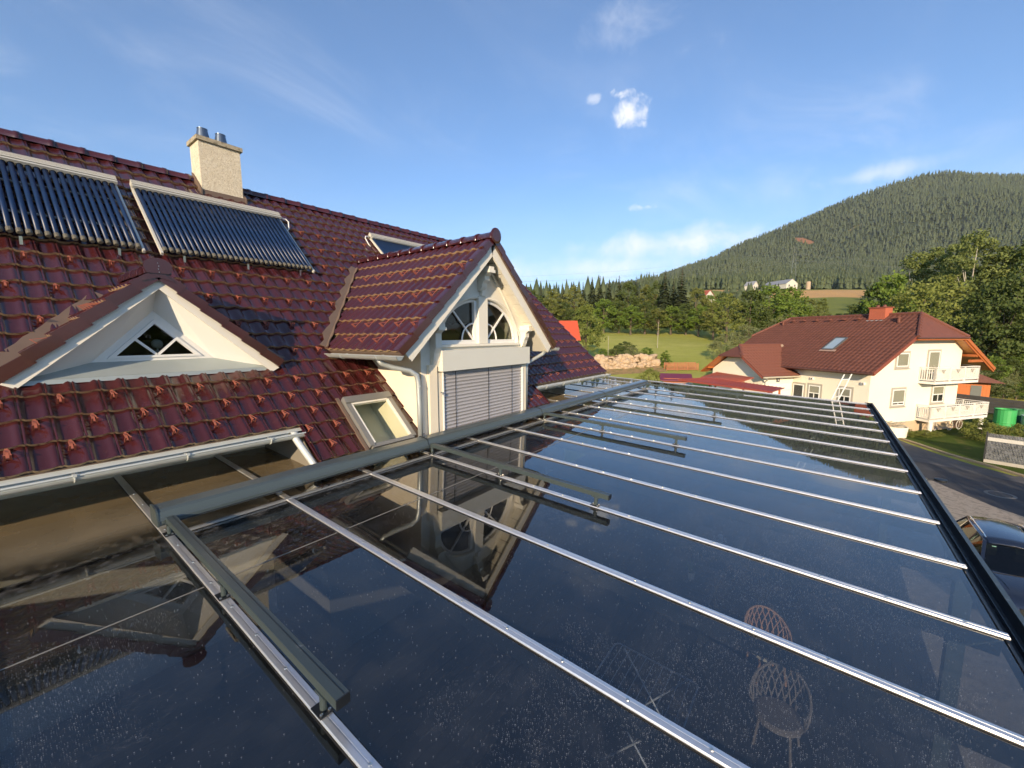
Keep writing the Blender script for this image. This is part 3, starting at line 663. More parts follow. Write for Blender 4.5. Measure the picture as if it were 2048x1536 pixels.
MB().mm((mx0 - .02, FY - .045, zs), (mx1 + .02, FY - .003, zs + AH + .06)).obj('mullion', WHITEP, house)
MB().mm((mx0 + .05, FY - .075, zs + AH + .06), (mx1 - .05, FY - .003, top(DX) - .25)).obj('king_post', WHITEP, house)
q = MB()
for sg in (-1, 1):                                    # curved raking boards in the gable
    q.tube([(DX + .08 + sg * (.16 + 1.10 * k / 9), FY - .02, top(DX) - .32 - (1.42 * k / 9) + .10 * math.sin(math.pi * k / 9)) for k in range(10)], .022, 6)
q.obj('raking_moulding', WHITEP, house)
MB().mm((xa - .06, FY - .06, zs - .045), (xb + .06, FY + .03, zs - .003)).obj('window_sill', WHITEP, house)
def corbel(x, ztop, h, w, dep):
    q = MB(); P = []
    prof = [(0, 0), (-dep, 0), (-dep, -.10), (-dep * .80, -.13), (-dep * .62, -.16), (-dep * .62, -h * .55), (-dep * .45, -h * .68), (-dep * .36, -h * .86), (-dep * .2, -h), (0, -h)]
    q.prism([(x - w / 2, FY - .003 + a, ztop + b) for a, b in prof], (w, 0, 0)); q.mm((x - w / 2 - .018, FY - dep - .018, ztop - .11), (x + w / 2 + .018, FY - .003, ztop - .06))
    return q.obj('corbel', WHITEP, house)
corbel(4.585, 7.18, .72, .13, .24); corbel(7.10, 7.18, .44, .13, .24)
corbel(DX + .03, 8.22, .42, .13, .30)
for a_, b_, d_, z_ in ((4.44, 4.61, .07, 6.50), (4.64, 4.75, .05, 6.36), (7.06, 7.20, .05, 6.38)): MB().mm((a_, FY - d_, 5.0), (b_, FY - .003, z_)).obj('corner_board', CREAM, house)
# blind box and blind
MB().mm((4.655, FY - .16, 6.385), (7.185, FY - .004, 6.735)).obj('blind_box', mat('pale box sheet', (.72, .71, .64), .45, .1, var=.03, vscale=3, rvar=.1), house)
bl = MB().mm((4.76, FY - .035, 6.37), (7.06, FY - .02, 6.385)).obj('roller_blind', BLIND, house)
sm = MB(); prof = [(-.030, -.012), (-.022, .006), (-.004, .014), (.012, .010), (.030, -.004), (.030, -.010), (.010, .002), (-.004, .006), (-.020, -.002)]
sm.prism([(4.77, b_, a_ * 1.12) for a_, b_ in prof], (2.28, 0, 0)); SLM = sm.mesh('slat', BLIND)
for k in range(22):
    link('slat', SLM, bl, Matrix.Translation((0, FY - .028, 6.335 - k * .0625)) @ Matrix.Rotation(random.gauss(0, .02), 4, 'X'))
for x in (5.06, 5.95, 6.70): MB().bar((x, FY - .045, 6.36), (x, FY - .045, 4.98), .010, .004, up=(0, 1, 0)).obj('ladder_cord', RUBBER, bl)
for a_, b_ in ((7.055, 7.085), (4.742, 4.768)): MB().mm((a_, FY - .062, 5.0), (b_, FY - .004, 6.38)).obj('blind_track', WHITEPVC, bl)
for z in (6.02, 5.22):
    MB().tube([(4.70, FY - .053, z), (4.70, FY - .10, z), (4.70, FY - .10, z - .04)], .010, 6).obj('wall_hook', STEEL, house)
# dormer downpipe, bent from the gutter to the wall
q = MB(); q.tube([(3.66, 5.35, 6.64), (3.70, 5.34, 6.57), (3.85, 5.27, 6.50), (4.08, 5.15, 6.44), (4.18, 5.10, 6.36), (4.205, 5.09, 6.24), (4.21, 5.085, 5.9), (4.215, 5.085, 5.16)], .042, 14)
q.obj('dormer_downpipe', ZINC, house, smooth=True)
q = MB()
for z in (6.18, 5.32): q.tube([(4.211, 5.086, z - .012), (4.211, 5.086, z + .012)], .049, 14)
q.obj('pipe_clip', ZINC, house)
q = MB(); q.tube([(7.78, 5.0, 6.62), (7.74, 5.04, 6.55), (7.45, 5.14, 6.42), (7.31, 5.18, 6.34), (7.30, 5.19, 5.2)], .04, 12); q.obj('dormer_downpipe', ZINC, house, smooth=True)

# ------------------------------------------------------------------ small triangular dormer
REVW = mat('white reveal paint', (.80, .785, .74), .55, var=.03, vscale=4)
APRON = mat('dull zinc apron', (.36, .40, .39), .5, .3, var=.10, vscale=5, col2=(.62, .64, .63), c2=(.70, .74), c2scale=16, rvar=.15)
SX, SY, SRZ, SHW, SEZ = 1.39, 6.50, 7.76, 1.33, 6.58
SS = (SRZ - SEZ) / SHW; SA = math.atan(SS); LS = SHW / math.cos(SA)
def sz(X): return SRZ - SS * abs(X - SX)
def svy(X): return (sz(X) - ZR0) / TN
for s in (-1, 1):
    e = Vector((s * math.cos(SA), 0, -math.sin(SA))); nrm = Vector((s * math.sin(SA), 0, math.cos(SA)))
    rid = Vector((SX, SY - .10, SRZ)); eav = rid + e * LS
    sr = slab('small_dormer_roof', [rid, Vector((SX, svy(SX) + .1, SRZ)), Vector((eav.x, max(svy(eav.x) + .1, SY), eav.z)), eav], nrm, BROWNF, house, th=.05)
    rows = 6; lr = (LS - .01) / rows; nc = int((svy(SX) - SY + .1) / .2) + 2
    if s < 0: O, eu, ev = eav + Vector((0, nc * .2, 0)), Vector((0, -1, 0)), -e
    else: O, eu, ev = eav, Vector((0, 1, 0)), -e
    def keeps(u, v, O=O, eu=eu, ev=ev):
        P = O + eu * u + ev * v; return SY - .12 < P.y < svy(P.x) - .01
    tiled(sr, O, eu, ev, .2, lr, range(0, nc), range(0, rows), keeps)
    for r in (1, 3):
        for c in range(nc):
            P = O + eu * ((c + .45) * .2) + ev * (r * lr + .17)
            if SY < P.y < svy(P.x) - .25: guard(sr, O, eu, ev, (c + .45) * .2, r * lr + .17)
    for r in range(rows):
        jy = Vector((0, -.004 * (r % 2), 0)); a = eav - e * (r * lr) + jy; b = eav - e * ((r + 1) * lr + .02) + jy
        q = MB(); q.prism([a + nrm * .058, b + nrm * .030, b - nrm * .085, a - nrm * .062], (0, -.022, 0)); q.prism([a + nrm * .062, b + nrm * .034, b + nrm * .012, a + nrm * .04], (0, .10, 0))
        q.obj('verge_tile', RED, sr)
    y1 = SY - .085
    a, b = Vector((SX, y1, SRZ - .062 / math.cos(SA))), Vector((eav.x - s * .03, y1, eav.z - .062 / math.cos(SA) + .02))
    MB().prism([a, b, b - nrm * .0 + Vector((-s * .10, 0, -.055)), a - Vector((0, 0, .125))], (0, .03, 0)).obj('barge_board', WHITEP, house)
    # splayed reveal from the verge to the window wall
    a0_, b0_ = Vector((SX - .01, SY - .056, SRZ - .16)), Vector((eav.x - s * .12, SY - .056, eav.z - .045))
    a1_, b1_ = Vector((SX - .02, 6.70, 7.30)), Vector((SX - .02 + s * .615, 6.70, 6.672))
    rv = MB(); rv.add([a0_, b0_, b1_, a1_], [(0, 1, 2, 3)]); ro = rv.obj('reveal_board', REVW, house); ro.modifiers.new('thickness', 'SOLIDIFY').thickness = .012
    # valley sheet
    vt = Vector((SX + s * .30, svy(SX + s * .30) + .02, sz(SX + s * .30) - .02)); vb = Vector((eav.x + s * .02, svy(eav.x) - .02, eav.z - .02))
    q = MB(); nseg = 14; vd = (vb - vt).normalized()
    for k in range(nseg):
        a, b = vt.lerp(vb, k / nseg), vt.lerp(vb, (k + 1) / nseg)
        t_ = Vector((s, .12, .1)); t_ = (t_ - EN * t_.dot(EN)); t_ = (t_ - vd * t_.dot(vd)).normalized()
        w1, w2 = .13 * (1 + .07 * math.sin(k * 2.3)), .13 * (1 + .07 * math.sin((k + 1) * 2.3))
        q.add([a + EN * .058 - t_ * .05, b + EN * .058 - t_ * .05, b + t_ * w2 + EN * .062, a + t_ * w1 + EN * .062], [(0, 1, 2, 3)])
    vo = q.obj('valley_flashing', BROWNF, house); vo.modifiers.new('thickness', 'SOLIDIFY').thickness = .012
ridge_line(house, (SX, SY - .13, SRZ - .01), (0, 1, 0), 5, .37)
MB().prism([(SX - .16, SY - .115, SRZ - .13), (SX, SY - .115, SRZ + .02), (SX + .16, SY - .115, SRZ - .13), (SX, SY - .115, SRZ - .075)], (0, -.022, 0)).obj('verge_cap', RED, house)
dq = MB(); dq.prism([(math.cos(t) * .135, math.sin(t) * .105 if math.sin(t) > -.55 else -.075, 0) for t in np.linspace(0, 2 * math.pi, 26)[:-1]], (0, 0, .025))
dd_ = dq.obj('ridge_end_disc', RED, house); setw(dd_, Matrix.Translation((SX, SY - .125, SRZ + .045)) @ Matrix.Rotation(math.pi / 2, 4, 'X'))
for k in range(4): setw(MB().lathe((0, 0, 0), [(.005, 0), (.004, .004)], 8).obj('rivet', SCREW, dd_), Matrix.Translation((SX + .006 * (k % 2), SY - .151, SRZ + .09 - .035 * k)) @ Matrix.Rotation(math.pi / 2, 4, 'X'))
wy = 6.70
ap, bl_, br_ = Vector((SX - .02, wy, 7.30)), Vector((SX - .635, wy, 6.672)), Vector((SX + .595, wy, 6.672))
cen = (ap + bl_ + br_) / 3
def tri(k, y, dzv=0): return [Vector((cen.x + (p.x - cen.x) * k, y, cen.z + (p.z - cen.z) * k + dzv)) for p in (bl_, br_, ap)]
def ring(k0, k1, y0, dep, name, m, parent):
    q = MB(); A_, B_ = tri(k0, y0), tri(k1, y0)
    for i in range(3):
        j = (i + 1) % 3; q.prism([A_[i], A_[j], B_[j], B_[i]], (0, dep, 0))
    return q.obj(name, m, parent)
ring(1.02, .76, wy, .06, 'window_surround', REVW, house)
tw = ring(.755, .62, wy - .015, .06, 'triangle_window', WHITEPVC, house)
MB().prism(tri(.63, wy + .035), (0, .008, 0)).obj('pane', WGLASS, tw)
t3 = tri(.63, wy - .003); mid = (t3[0] + t3[1]) / 2
for k in (0, 1): MB().bar(mid, (t3[k] + t3[2]) / 2, .028, .025, up=(0, 1, 0)).obj('muntin', WHITEPVC, tw)
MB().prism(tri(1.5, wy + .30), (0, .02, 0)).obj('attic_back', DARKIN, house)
# zinc apron in front of the little window
MB().prism([(SX - 1.24, 6.46, zr(6.46) + .075), (SX + 1.24, 6.46, zr(6.46) + .075), (SX + 1.12, 6.705, 6.69), (SX - 1.12, 6.705, 6.69)], (0, .006, -.012)).obj('apron_flashing', APRON, house)
MB().prism([(SX - 1.24, 6.457, zr(6.46) + .072), (SX + 1.24, 6.457, zr(6.46) + .072), (SX + 1.24, 6.445, zr(6.445) + .04), (SX - 1.24, 6.445, zr(6.445) + .04)], (0, .01, 0)).obj('apron_lip', APRON, house)
lb = empty('attic_lamp', (SX + .02, 6.86, 6.80)); tag(lb, 'round white lamp standing behind the triangular attic window', 'lamp')
MB().lathe((SX + .02, 6.86, 6.78), [(.03, 0), (.03, .02), (.008, .025), (.008, .05)], 12).obj('base', WHITEPVC, lb)
MB().lathe((SX + .02, 6.86, 6.83), [(.02, 0), (.05, .015), (.062, .05), (.055, .085), (.03, .11), (.0, .118)], 16).obj('globe', WHITEPVC, lb, smooth=True)

# ------------------------------------------------------------------ skylight by the dormer
CLEAR_GLASS = winglass('clear skylight glass', (.92, .93, .90), 1.4)
def P_(x, y, h): return Vector((x, y, zr(y))) + EN * h
sk = MB(); x0, x1, y0, y1 = VEL; fwid = .075
for (a, b) in (((x0, y0), (x0, y1)), ((x1, y0), (x1, y1))): sk.bar(P_(a[0], a[1], .07), P_(b[0], b[1], .07), fwid, .08, up=EN)
sk.bar(P_(x0 - .035, y1 - .05, .085), P_(x1 + .035, y1 - .05, .085), .12, .10, up=EN); sk.bar(P_(x0, y0, .06), P_(x1, y0, .06), .06, .07, up=EN)
skl = sk.obj('skylight', mat('grey beige aluminium', (.25, .245, .23), .45, .3, var=.06, vscale=8, rvar=.15), house)
for sx in (x0 - .075, x1 + .09): MB().bar(P_(sx, y0 - .02, .035), P_(sx, y1 + .04, .035), .05, .03, up=EN).obj('side_flashing', BROWNF, skl)
q = MB(); xi0, xi1 = x0 + .05, x1 - .05
for (a, b) in (((xi0, y0 + .03), (xi0, y1 - .10)), ((xi1, y0 + .03), (xi1, y1 - .10))): q.bar(P_(a[0], a[1], .08), P_(b[0], b[1], .08), .04, .05, up=EN)
q.bar(P_(xi0, y1 - .10, .08), P_(xi1, y1 - .10, .08), .04, .05, up=EN)
q.obj('sash', WHITEP, skl)
MB().prism([P_(xi0, y0, .075), P_(xi1, y0, .075), P_(xi1, y1 - .08, .075), P_(xi0, y1 - .08, .075)], EN * .01).obj('pane', CLEAR_GLASS, skl)
q = MB()                                              # sloping white lining visible through the pane
q.add([P_(xi0, y0, .06), P_(xi0, y1 - .08, .06), P_(xi0 + .10, y1 + .10, -.34), P_(xi0 + .10, y0, -.34)], [(0, 1, 2, 3)])
q.add([P_(xi1, y0, .06), P_(xi1, y1 - .08, .06), P_(xi1 - .02, y1 + .10, -.34), P_(xi1 - .02, y0, -.34)], [(3, 2, 1, 0)])
q.add([P_(xi0, y1 - .08, .06), P_(xi1, y1 - .08, .06), P_(xi1, y1 + .10, -.34), P_(xi0 + .1, y1 + .10, -.34)], [(0, 1, 2, 3)])
q.add([P_(xi0 - .1, y0, -.34), P_(xi1 + .1, y0, -.34), P_(xi1 + .1, y1 + .2, -.34), P_(xi0 - .1, y1 + .2, -.34)], [(0, 1, 2, 3)])
q.obj('lining', mat('cream lining', (.72, .68, .52), .7, var=.05, vscale=3), skl)

# ------------------------------------------------------------------ tiles: the largest in view singly, the rest joined per roof
def tile_size(m, k):
    c = m @ Vector((k[0] / 2, k[1] / 2, .02)); p = px_of(c)
    if p is None or not (-60 < p[0] < 1300 and 0 < p[1] < 1100): return 0
    n = (m.to_3x3() @ Vector((0, 0, 1))); vdir = Vector((0, 0, CZ)) - c
    return max(0, n.dot(vdir.normalized())) / p[2] ** 2 * k[0] * k[1]
TILES.sort(key=lambda t: -tile_size(t[0], t[2]))
for m, roof, k in TILES[:300]: link('tile', TILE_MESH[k][0], roof, m)
rest = {}
for m, roof, k in TILES[300:]: rest.setdefault(roof.name, []).append((m, k, roof))
for nm, lst in rest.items():
    Vs, Fs, Ms = [], [], []; o = 0
    for m, k, roof in lst:
        _, V, F, mi = TILE_MESH[k]; R3 = np.array(m.to_3x3()); T = np.array(m.translation)
        Vs.append(V @ R3.T + T); Fs.append(F + o); Ms.append(mi); o += len(V)
    me = npmesh('tile_field', np.concatenate(Vs), np.concatenate(Fs), [RED, LICHEN], np.concatenate(Ms)); me.polygons.foreach_set('use_smooth', np.concatenate(Ms) == 0)
    tag(link('tile_field', me, lst[0][2]), kind='stuff')

# ------------------------------------------------------------------ solar collectors with vacuum tubes
def collector(x0, x1, label, hook=0):
    t = empty('solar_collector', (x0, 8.39, zr(8.39))); tag(t, label, 'solar collector', 'vacuum tube collectors on the red roof')
    hh = .135; CW = mat('cream coated aluminium', (.66, .63, .55), .45, .2, var=.04, vscale=10, rvar=.1)
    top_y, bot_y = 9.86, 8.40
    a, b = P_(x0, top_y - .05, hh + .015), P_(x1, top_y - .05, hh + .015)
    q = MB(); q.bar(a, b, .125, .12, up=EN); q.bar(P_(x0, top_y - .13, hh + .045), P_(x1, top_y - .13, hh + .045), .03, .05, up=EN)
    q.obj('manifold', CW, t)
    q = MB()
    for i in range(4): q.bar(a + EN * .0615 + EV * (.045 - .026 * i), b + EN * .0615 + EV * (.045 - .026 * i), .004, .004, up=EN)
    q.obj('manifold_groove', mat('shadow groove', (.30, .28, .24), .6, var=.1), t)
    n = int((x1 - x0 - .06) / .08); pit = (x1 - x0 - .05) / n
    tm = MB(); la, lb_ = P_(0, top_y - .13, hh), P_(0, bot_y + .05, hh); tm.tube([la, lb_], .029, 10); TMM = tm.mesh('tube', TUBE, True)
    cm = MB(); cm.tube([lb_ + EV * .01, lb_ - EV * .045, lb_ - EV * .06], [.034, .034, .024], 10); CMM = cm.mesh('end_cap', GREYCAP)
    um = MB(); um.tube([la + EV * .03, la - EV * .02], .036, 10); UMM = um.mesh('collar', RUBBER)
    for i in range(n):
        x = x0 + .025 + (i + .5) * pit; mw = Matrix.Translation((x, random.gauss(0, .0015), random.gauss(0, .0015)))
        to = link('tube', TMM, t, mw); link('end_cap', CMM, to, mw); link('collar', UMM, to, mw)
    q = MB()
    for x in (x0 + .015, x1 - .015): q.bar(P_(x, top_y, hh - .03), P_(x, bot_y - .03, hh - .03), .03, .05, up=EN)
    for f in (.3, .7): q.bar(P_(x0, bot_y + (top_y - bot_y) * f, hh - .055), P_(x1, bot_y + (top_y - bot_y) * f, hh - .055), .03, .02, up=EN)
    q.obj('frame', CW, t)
    for f in (.12, .5, .88): MB().bar(P_(x0 + (x1 - x0) * f, bot_y - .075, .03), P_(x0 + (x1 - x0) * f, bot_y - .03, hh - .02), .03, .012, up=EN).obj('roof_hook', SCREW, t)
    if hook:
        x = x1 if hook > 0 else x0; s = hook
        MB().tube([P_(x - .02 * s, top_y - .06, hh), P_(x + .13 * s, top_y - .08, hh), P_(x + .17 * s, top_y - .13, hh - .02), P_(x + .13 * s, top_y - .26, .05), P_(x + .09 * s, top_y - .30, .03)], .013, 8).obj('pipe', WHITEPVC, t, smooth=True)
    return t
collector(-.75, 1.685, 'vacuum tube solar collector cut off by the left edge, above the small dormer')
collector(1.87, 4.29, 'vacuum tube solar collector right below the chimney', 1)
collector(6.545, 8.95, 'vacuum tube solar collector half hidden behind the big dormer ridge', -1)
# ================================================================== conservatory with the glass roof
GS = .038793
YE, YH = -1.1416, 7.10                               # outer edge, house side
XB = [.9096 + 1.07630 * k for k in range(-3, 15)]
gax = (Vector((1, 0, 0)), Vector((0, 1, GS)).normalized(), Vector((0, -GS, 1)).normalized())
cons = empty('glass_roof', (8, 3, 2.4)); tag(cons, 'wide lean-to roof of dark tinted glass with aluminium glazing bars', 'glass roof')
def Gp(x, y, h=0.0): return Vector((x, y, zg(y))) + gax[2] * h
SEAM = 3.63
FILMW = mat('seam seal', (.20, .19, .17), .6, var=.2, vscale=30)
for k in range(len(XB) - 1):
    for y0, y1 in ((YE + .005, SEAM - .004), (SEAM + .004, YH)):
        x0, x1 = XB[k] + .012, XB[k + 1] - .012
        MB().prism([Gp(x0, y0), Gp(x1, y0), Gp(x1, y1), Gp(x0, y1)], -gax[2] * .008).obj('glass_pane', RGLASS, cons)
    MB().bar(Gp(XB[k] + .032, SEAM, .0012), Gp(XB[k + 1] - .032, SEAM, .0012), .012, .003, up=gax[2]).obj('pane_seal', FILMW, cons)
def bar_prof(x, y0, y1):
    P = [(-.034, .004), (-.034, .010), (-.029, .019), (-.004, .021), (-.004, .0195), (.004, .0195), (.004, .021), (.029, .019), (.034, .010), (.034, .004)]
    q = MB(); q.prism([Gp(x + a, y0, b) for a, b in P], Gp(x, y1) - Gp(x, y0)); return q
for k, x in enumerate(XB):
    bo = bar_prof(x, YE - .03, YH).obj('glazing_bar', ALU, cons)
    q = MB()
    y = YE + .12 + random.uniform(0, .1)
    while y < YH:
        c = Gp(x + .001, y, .0205); q.add(*(lambda b: (b.v, b.f))(MB().lathe((0, 0, 0), [(.0095, 0), (.0085, .004), (.004, .0065), (.0, .0065)], 8))) if False else None
        b_ = MB().lathe((0, 0, 0), [(.0105, 0), (.009, .005), (.004, .0075), (.0, .0075)], 8)
        q.add([c + gax[0] * v[0] + gax[1] * v[1] + gax[2] * v[2] for v in b_.v], b_.f); y += .42 + random.uniform(-.012, .012)
    tag(q.obj('screws', SCREW, bo), kind='stuff')
    q = MB(); q.prism([Gp(x - .041, YE, .0008), Gp(x + .041, YE, .0008), Gp(x + .041, YH, .0008), Gp(x - .041, YH, .0008)], gax[2] * .004); q.obj('gasket', RUBBER, bo)
    MB().bar(Gp(x, YE, -.075), Gp(x, YH, -.075), .06, .13, up=gax[2]).obj('rafter', ANTH, cons)
# outer gutter beam, end beam, posts
xs, xe = XB[0] - .1, XB[-1] + .16
q = MB(); zb = zg(YE)
q.mm((xs, YE - .030, zb - .12), (xe, YE - .012, zb - .012)); q.mm((xs, YE - .145, zb - .12), (xe, YE - .030, zb - .085)); q.mm((xs, YE - .165, zb - .12), (xe, YE - .145, zb + .012)); q.mm((xs, YE - .100, zb - .084), (xe, YE - .092, zb - .045))
gb = q.obj('gutter_beam', BLACKM, cons)
MB().mm((xs, YE - .180, zb + .013), (xe, YE - .145, zb + .024)).obj('gutter_rim', ANTH, gb)
MB().mm((xe - .02, YE - .18, zb - .12), (xe + .012, YE + .0, zb + .026)).obj('end_plate', BLACKM, gb)
MB().prism([Gp(XB[-1] + .036, YE, .012), Gp(XB[-1] + .10, YE, .012), Gp(XB[-1] + .10, YH, .012), Gp(XB[-1] + .036, YH, .012)], -gax[2] * .14).obj('edge_trim', ALU, cons)
for x in (.4, 5.5, 10.7, 15.9): MB().mm((x - .06, YE - .15, 2.4), (x + .06, YE - .03, zb - .121)).obj('post', ANTH, cons)
for y in (2.0, 6.9): MB().mm((xe - .20, y - .05, 2.4), (xe - .10, y + .05, zg(y) - .15)).obj('post', ANTH, cons)
MB().bar((xs, 5.05, zg(5.05) - .20), (xe, 5.05, zg(5.05) - .20), .10, .10).obj('wall_beam', ANTH, cons)
# wall plate strips along the cassette
MB().bar(Gp(.95, 4.72, .016), Gp(14.2, 4.72, .016), .035, .022, up=gax[2]).obj('wall_strip', mat('dull aluminium', (.55, .53, .49), .45, .8, var=.1, vscale=15, rvar=.2), cons)

# ---- folding awning: cassette along the house, guide rails on stanchions over the glass
aw = empty('awning', (.9, 4.9, 5.15)); tag(aw, 'grey green retractable awning, long cassette with guide rails on posts above the glass', 'awning')
cas = [(4.765, .105), (4.765, .150), (4.785, .170), (4.80, .225), (4.835, .245), (4.96, .262), (4.995, .250), (5.005, .22), (5.005, .105), (4.96, .09), (4.80, .09)]
zc0 = zg(4.9)
segs = [(.86, 4.11), (4.118, 7.345), (7.353, 10.575), (10.583, 14.15)]
CASM = mat('cassette coating', (.078, .100, .104), .30, .15, var=.05, vscale=6, col2=(.12, .14, .14), c2=(.62, .8), c2scale=9, rvar=.10, coat=.25)
for x0, x1 in segs:
    MB().prism([(x0, y, zc0 + h) for y, h in cas], (x1 - x0, 0, 0)).obj('cassette', CASM, aw)
    MB().mm((x0 + .02, 4.778, zc0 + .108), (x1 - .02, 4.7645, zc0 + .120)).obj('cassette_slot', BLACKM, aw)
for x, w in ((.845, .015), (4.111, .006), (7.346, .006), (10.576, .006), (14.15, .015)):
    MB().prism([(x, y + (.006 if y > 4.9 else -.006), zc0 + h * 1.02 + (.004 if h > .2 else -.004)) for y, h in cas], (w, 0, 0)).obj('cassette_end', ANTH if w > .01 else BLACKM, aw)
RY0, RY1 = 1.80, 4.76
for k in (0, 3, 6, 9, 12):
    xr = .9096 + 1.0763 * k; rx = xr + .030
    rail = MB().bar(Gp(rx, RY0, .155), Gp(rx, RY1, .155), .072, .056, up=gax[2]).obj('guide_rail', ANTH, aw)
    q = MB()
    for dx in (.012,): q.bar(Gp(rx + dx, RY0 + .005, .1835), Gp(rx + dx, RY1 - .005, .1835), .003, .0025, up=gax[2])
    q.obj('rail_groove', BLACKM, rail)
    q = MB(); q.box(Gp(rx, RY0 - .003, .155), (.037, .004, .029), gax); q.obj('rail_end_cap', BLACKM, rail)
    for y in (1.955, 3.37, 4.77 - .03):
        pq = MB(); pq.tube([Gp(xr + .01, y, .022), Gp(xr + .01, y, .118)], .021, 14); pq.box(Gp(xr + .016, y, .122), (.030, .045, .005), gax)
        po = pq.obj('stanchion', ANTH, aw)
        MB().box(Gp(xr, y, .0255), (.036, .05, .0035), gax).obj('foot_plate', BLACKM, po)
        bq = MB()
        for sx, sy in ((-.022, -.034), (.022, .034), (.022, -.034)): bq.lathe(Gp(xr + sx, y + sy, .029), [(.009, 0), (.009, .008), (.005, .010), (0, .010)], 6)
        bq.obj('bolts', SCREW, po)
cq = MB()
for x in (2.35, 2.62, 4.05, 9.6): cq.tube([(x, 4.70, zg(4.7) + .03), (x + .04, 4.66, zg(4.7) + .07), (x + .09, 4.67, zg(4.7) + .05), (x + .10, 4.72, zg(4.7) + .03)], .006, 5)
cq.obj('cable_loops', RUBBER, aw)

# ---- terrace under the glass
FLZ = 2.40
MB().mm((XB[0] - .3, YE - .4, .0), (xe + .1, 7.0, FLZ - .04)).obj('terrace_base', CREAM); tag(bpy.data.objects['terrace_base'], 'cream rendered plinth carrying the terrace under the glass roof', 'plinth')
deck = MB().mm((XB[0] - .3, YE - .4, FLZ - .038), (xe + .1, 6.98, FLZ - .03)).obj('terrace_deck', BLACKM); tag(deck, kind='structure')
DECKM = mat('dark decking', (.030, .031, .034), .65, var=.4, vscale=9, col2=(.05, .047, .043), c2=(.5, .7), c2scale=4, bump=.3, bscale=30)
bm_ = MB(); bm_.mm((XB[0] - .28, -.068, -.024), (xe + .08, .068, 0)); BDM = bm_.mesh('deck_board', DECKM)
y = YE - .30
while y < 6.9: link('deck_board', BDM, deck, Matrix.Translation((0, y, FLZ + random.uniform(-.001, .001)))); y += .1425
MB().mm((XB[0] - .28, YE - .2, FLZ), (XB[0] - .16, 6.98, zg(YE) - .13)).obj('unseen_side_wall', CREAM, cons)  # unseen end wall, added to keep the low sun off the terrace
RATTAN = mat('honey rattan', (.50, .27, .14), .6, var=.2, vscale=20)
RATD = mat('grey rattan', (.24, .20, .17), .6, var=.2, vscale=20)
CREAMF = mat('cream fabric', (.52, .47, .38), .9, var=.08, vscale=10)
def wicker_chair(name, loc, rz, m, label):
    t = empty(name, loc); tag(t, label, 'chair'); Rm = Matrix.Translation(loc) @ Matrix.Rotation(rz, 4, 'Z')
    f = lambda x, y, z: Rm @ Vector((x, y, z))
    q = MB(); n = 26                                  # open tub of crossing canes
    def rim(a, z, k=1.0): return f(.28 * k * math.cos(a), .27 * k * math.sin(a), z)
    for i in range(n):
        a = math.pi * (.0 + 1.0 * i / (n - 1)); zt = .60 + .22 * math.sin(a)
        a2 = a + (.5 if i % 2 else -.5)
        q.tube([rim(max(0, min(math.pi, a2)), .36, .86), rim((a + a2) / 2, .36 + (zt - .36) * .55, 1.02), rim(a, zt)], .008, 5)
    q.obj('backrest', m, t)
    q = MB(); q.tube([rim(math.pi * i / 20, .60 + .22 * math.sin(math.pi * i / 20)) for i in range(21)], .014, 6); q.obj('arm_rim', m, t)
    MB().lathe((0, 0, 0), [(.22, .34), (.24, .36), (.24, .39), (.21, .41), (0, .41)], 20).obj('seat', CREAMF if m is RATTAN else RATD, t).matrix_basis = Rm
    for sx, sy in ((-.18, -.16), (.18, -.16), (-.18, .18), (.18, .18)): MB().tube([f(sx, sy, .0), f(sx * .8, sy * .8, .36)], .014, 6).obj('leg', m, t)
    return t
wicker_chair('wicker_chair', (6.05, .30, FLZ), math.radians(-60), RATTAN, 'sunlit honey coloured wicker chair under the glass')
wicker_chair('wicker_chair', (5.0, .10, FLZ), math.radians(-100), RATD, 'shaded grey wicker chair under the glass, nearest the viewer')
tb = empty('garden_table', (6.55, 1.45, FLZ)); tag(tb, 'low slatted table with a potted plant under the glass', 'table')
q = MB()
TBM = mat('grey slatted top', (.16, .165, .175), .5, var=.15, vscale=8)
for k in range(7): MB().mm((5.95 + k * .17, 1.05, FLZ + .66), (6.11 + k * .17, 1.85, FLZ + .69)).obj('slat', TBM, tb)
for x in (6.02, 7.06):
    for y in (1.12, 1.78): MB().mm((x - .025, y - .025, FLZ), (x + .025, y + .025, FLZ + .659)).obj('leg', BLACKM, tb)
pt = empty('potted_plant', (6.6, 1.42, FLZ + .69)); tag(pt, 'small spiky green plant in a pale pot on the table', 'plant')
MB().lathe((6.6, 1.42, FLZ + .691), [(.045, 0), (.06, .10), (.066, .105), (.066, .12), (.05, .12), (.05, .1), (0, .1)], 14).obj('pot', mat('pale pot', (.55, .52, .48), .5, var=.05), pt)
q = MB()
for k in range(11):
    a = k * 2.4; d_ = Vector((math.cos(a), math.sin(a), 0)); c0 = Vector((6.6, 1.42, FLZ + .80)); s_ = Vector((-d_.y, d_.x, 0)) * .016
    q.add([c0 - s_, c0 + s_, c0 + d_ * .09 + Vector((0, 0, .11)) + s_ * .8, c0 + d_ * .09 + Vector((0, 0, .11)) - s_ * .8, c0 + d_ * .20 + Vector((0, 0, .15))], [(0, 1, 2, 3), (3, 2, 4)])
q.obj('leaves', mat('succulent leaf', (.16, .26, .09), .5, var=.2, vscale=20), pt)
bt = empty('side_table', (8.15, 1.3, FLZ)); tag(bt, 'square table with a round pebble bowl under the glass', 'table')
MB().mm((7.75, .9, FLZ + .68), (8.6, 1.75, FLZ + .71)).obj('table_top', TBM, bt)
for x in (7.82, 8.52):
    for y in (.97, 1.68): MB().mm((x - .02, y - .02, FLZ), (x + .02, y + .02, FLZ + .679)).obj('leg', BLACKM, bt)
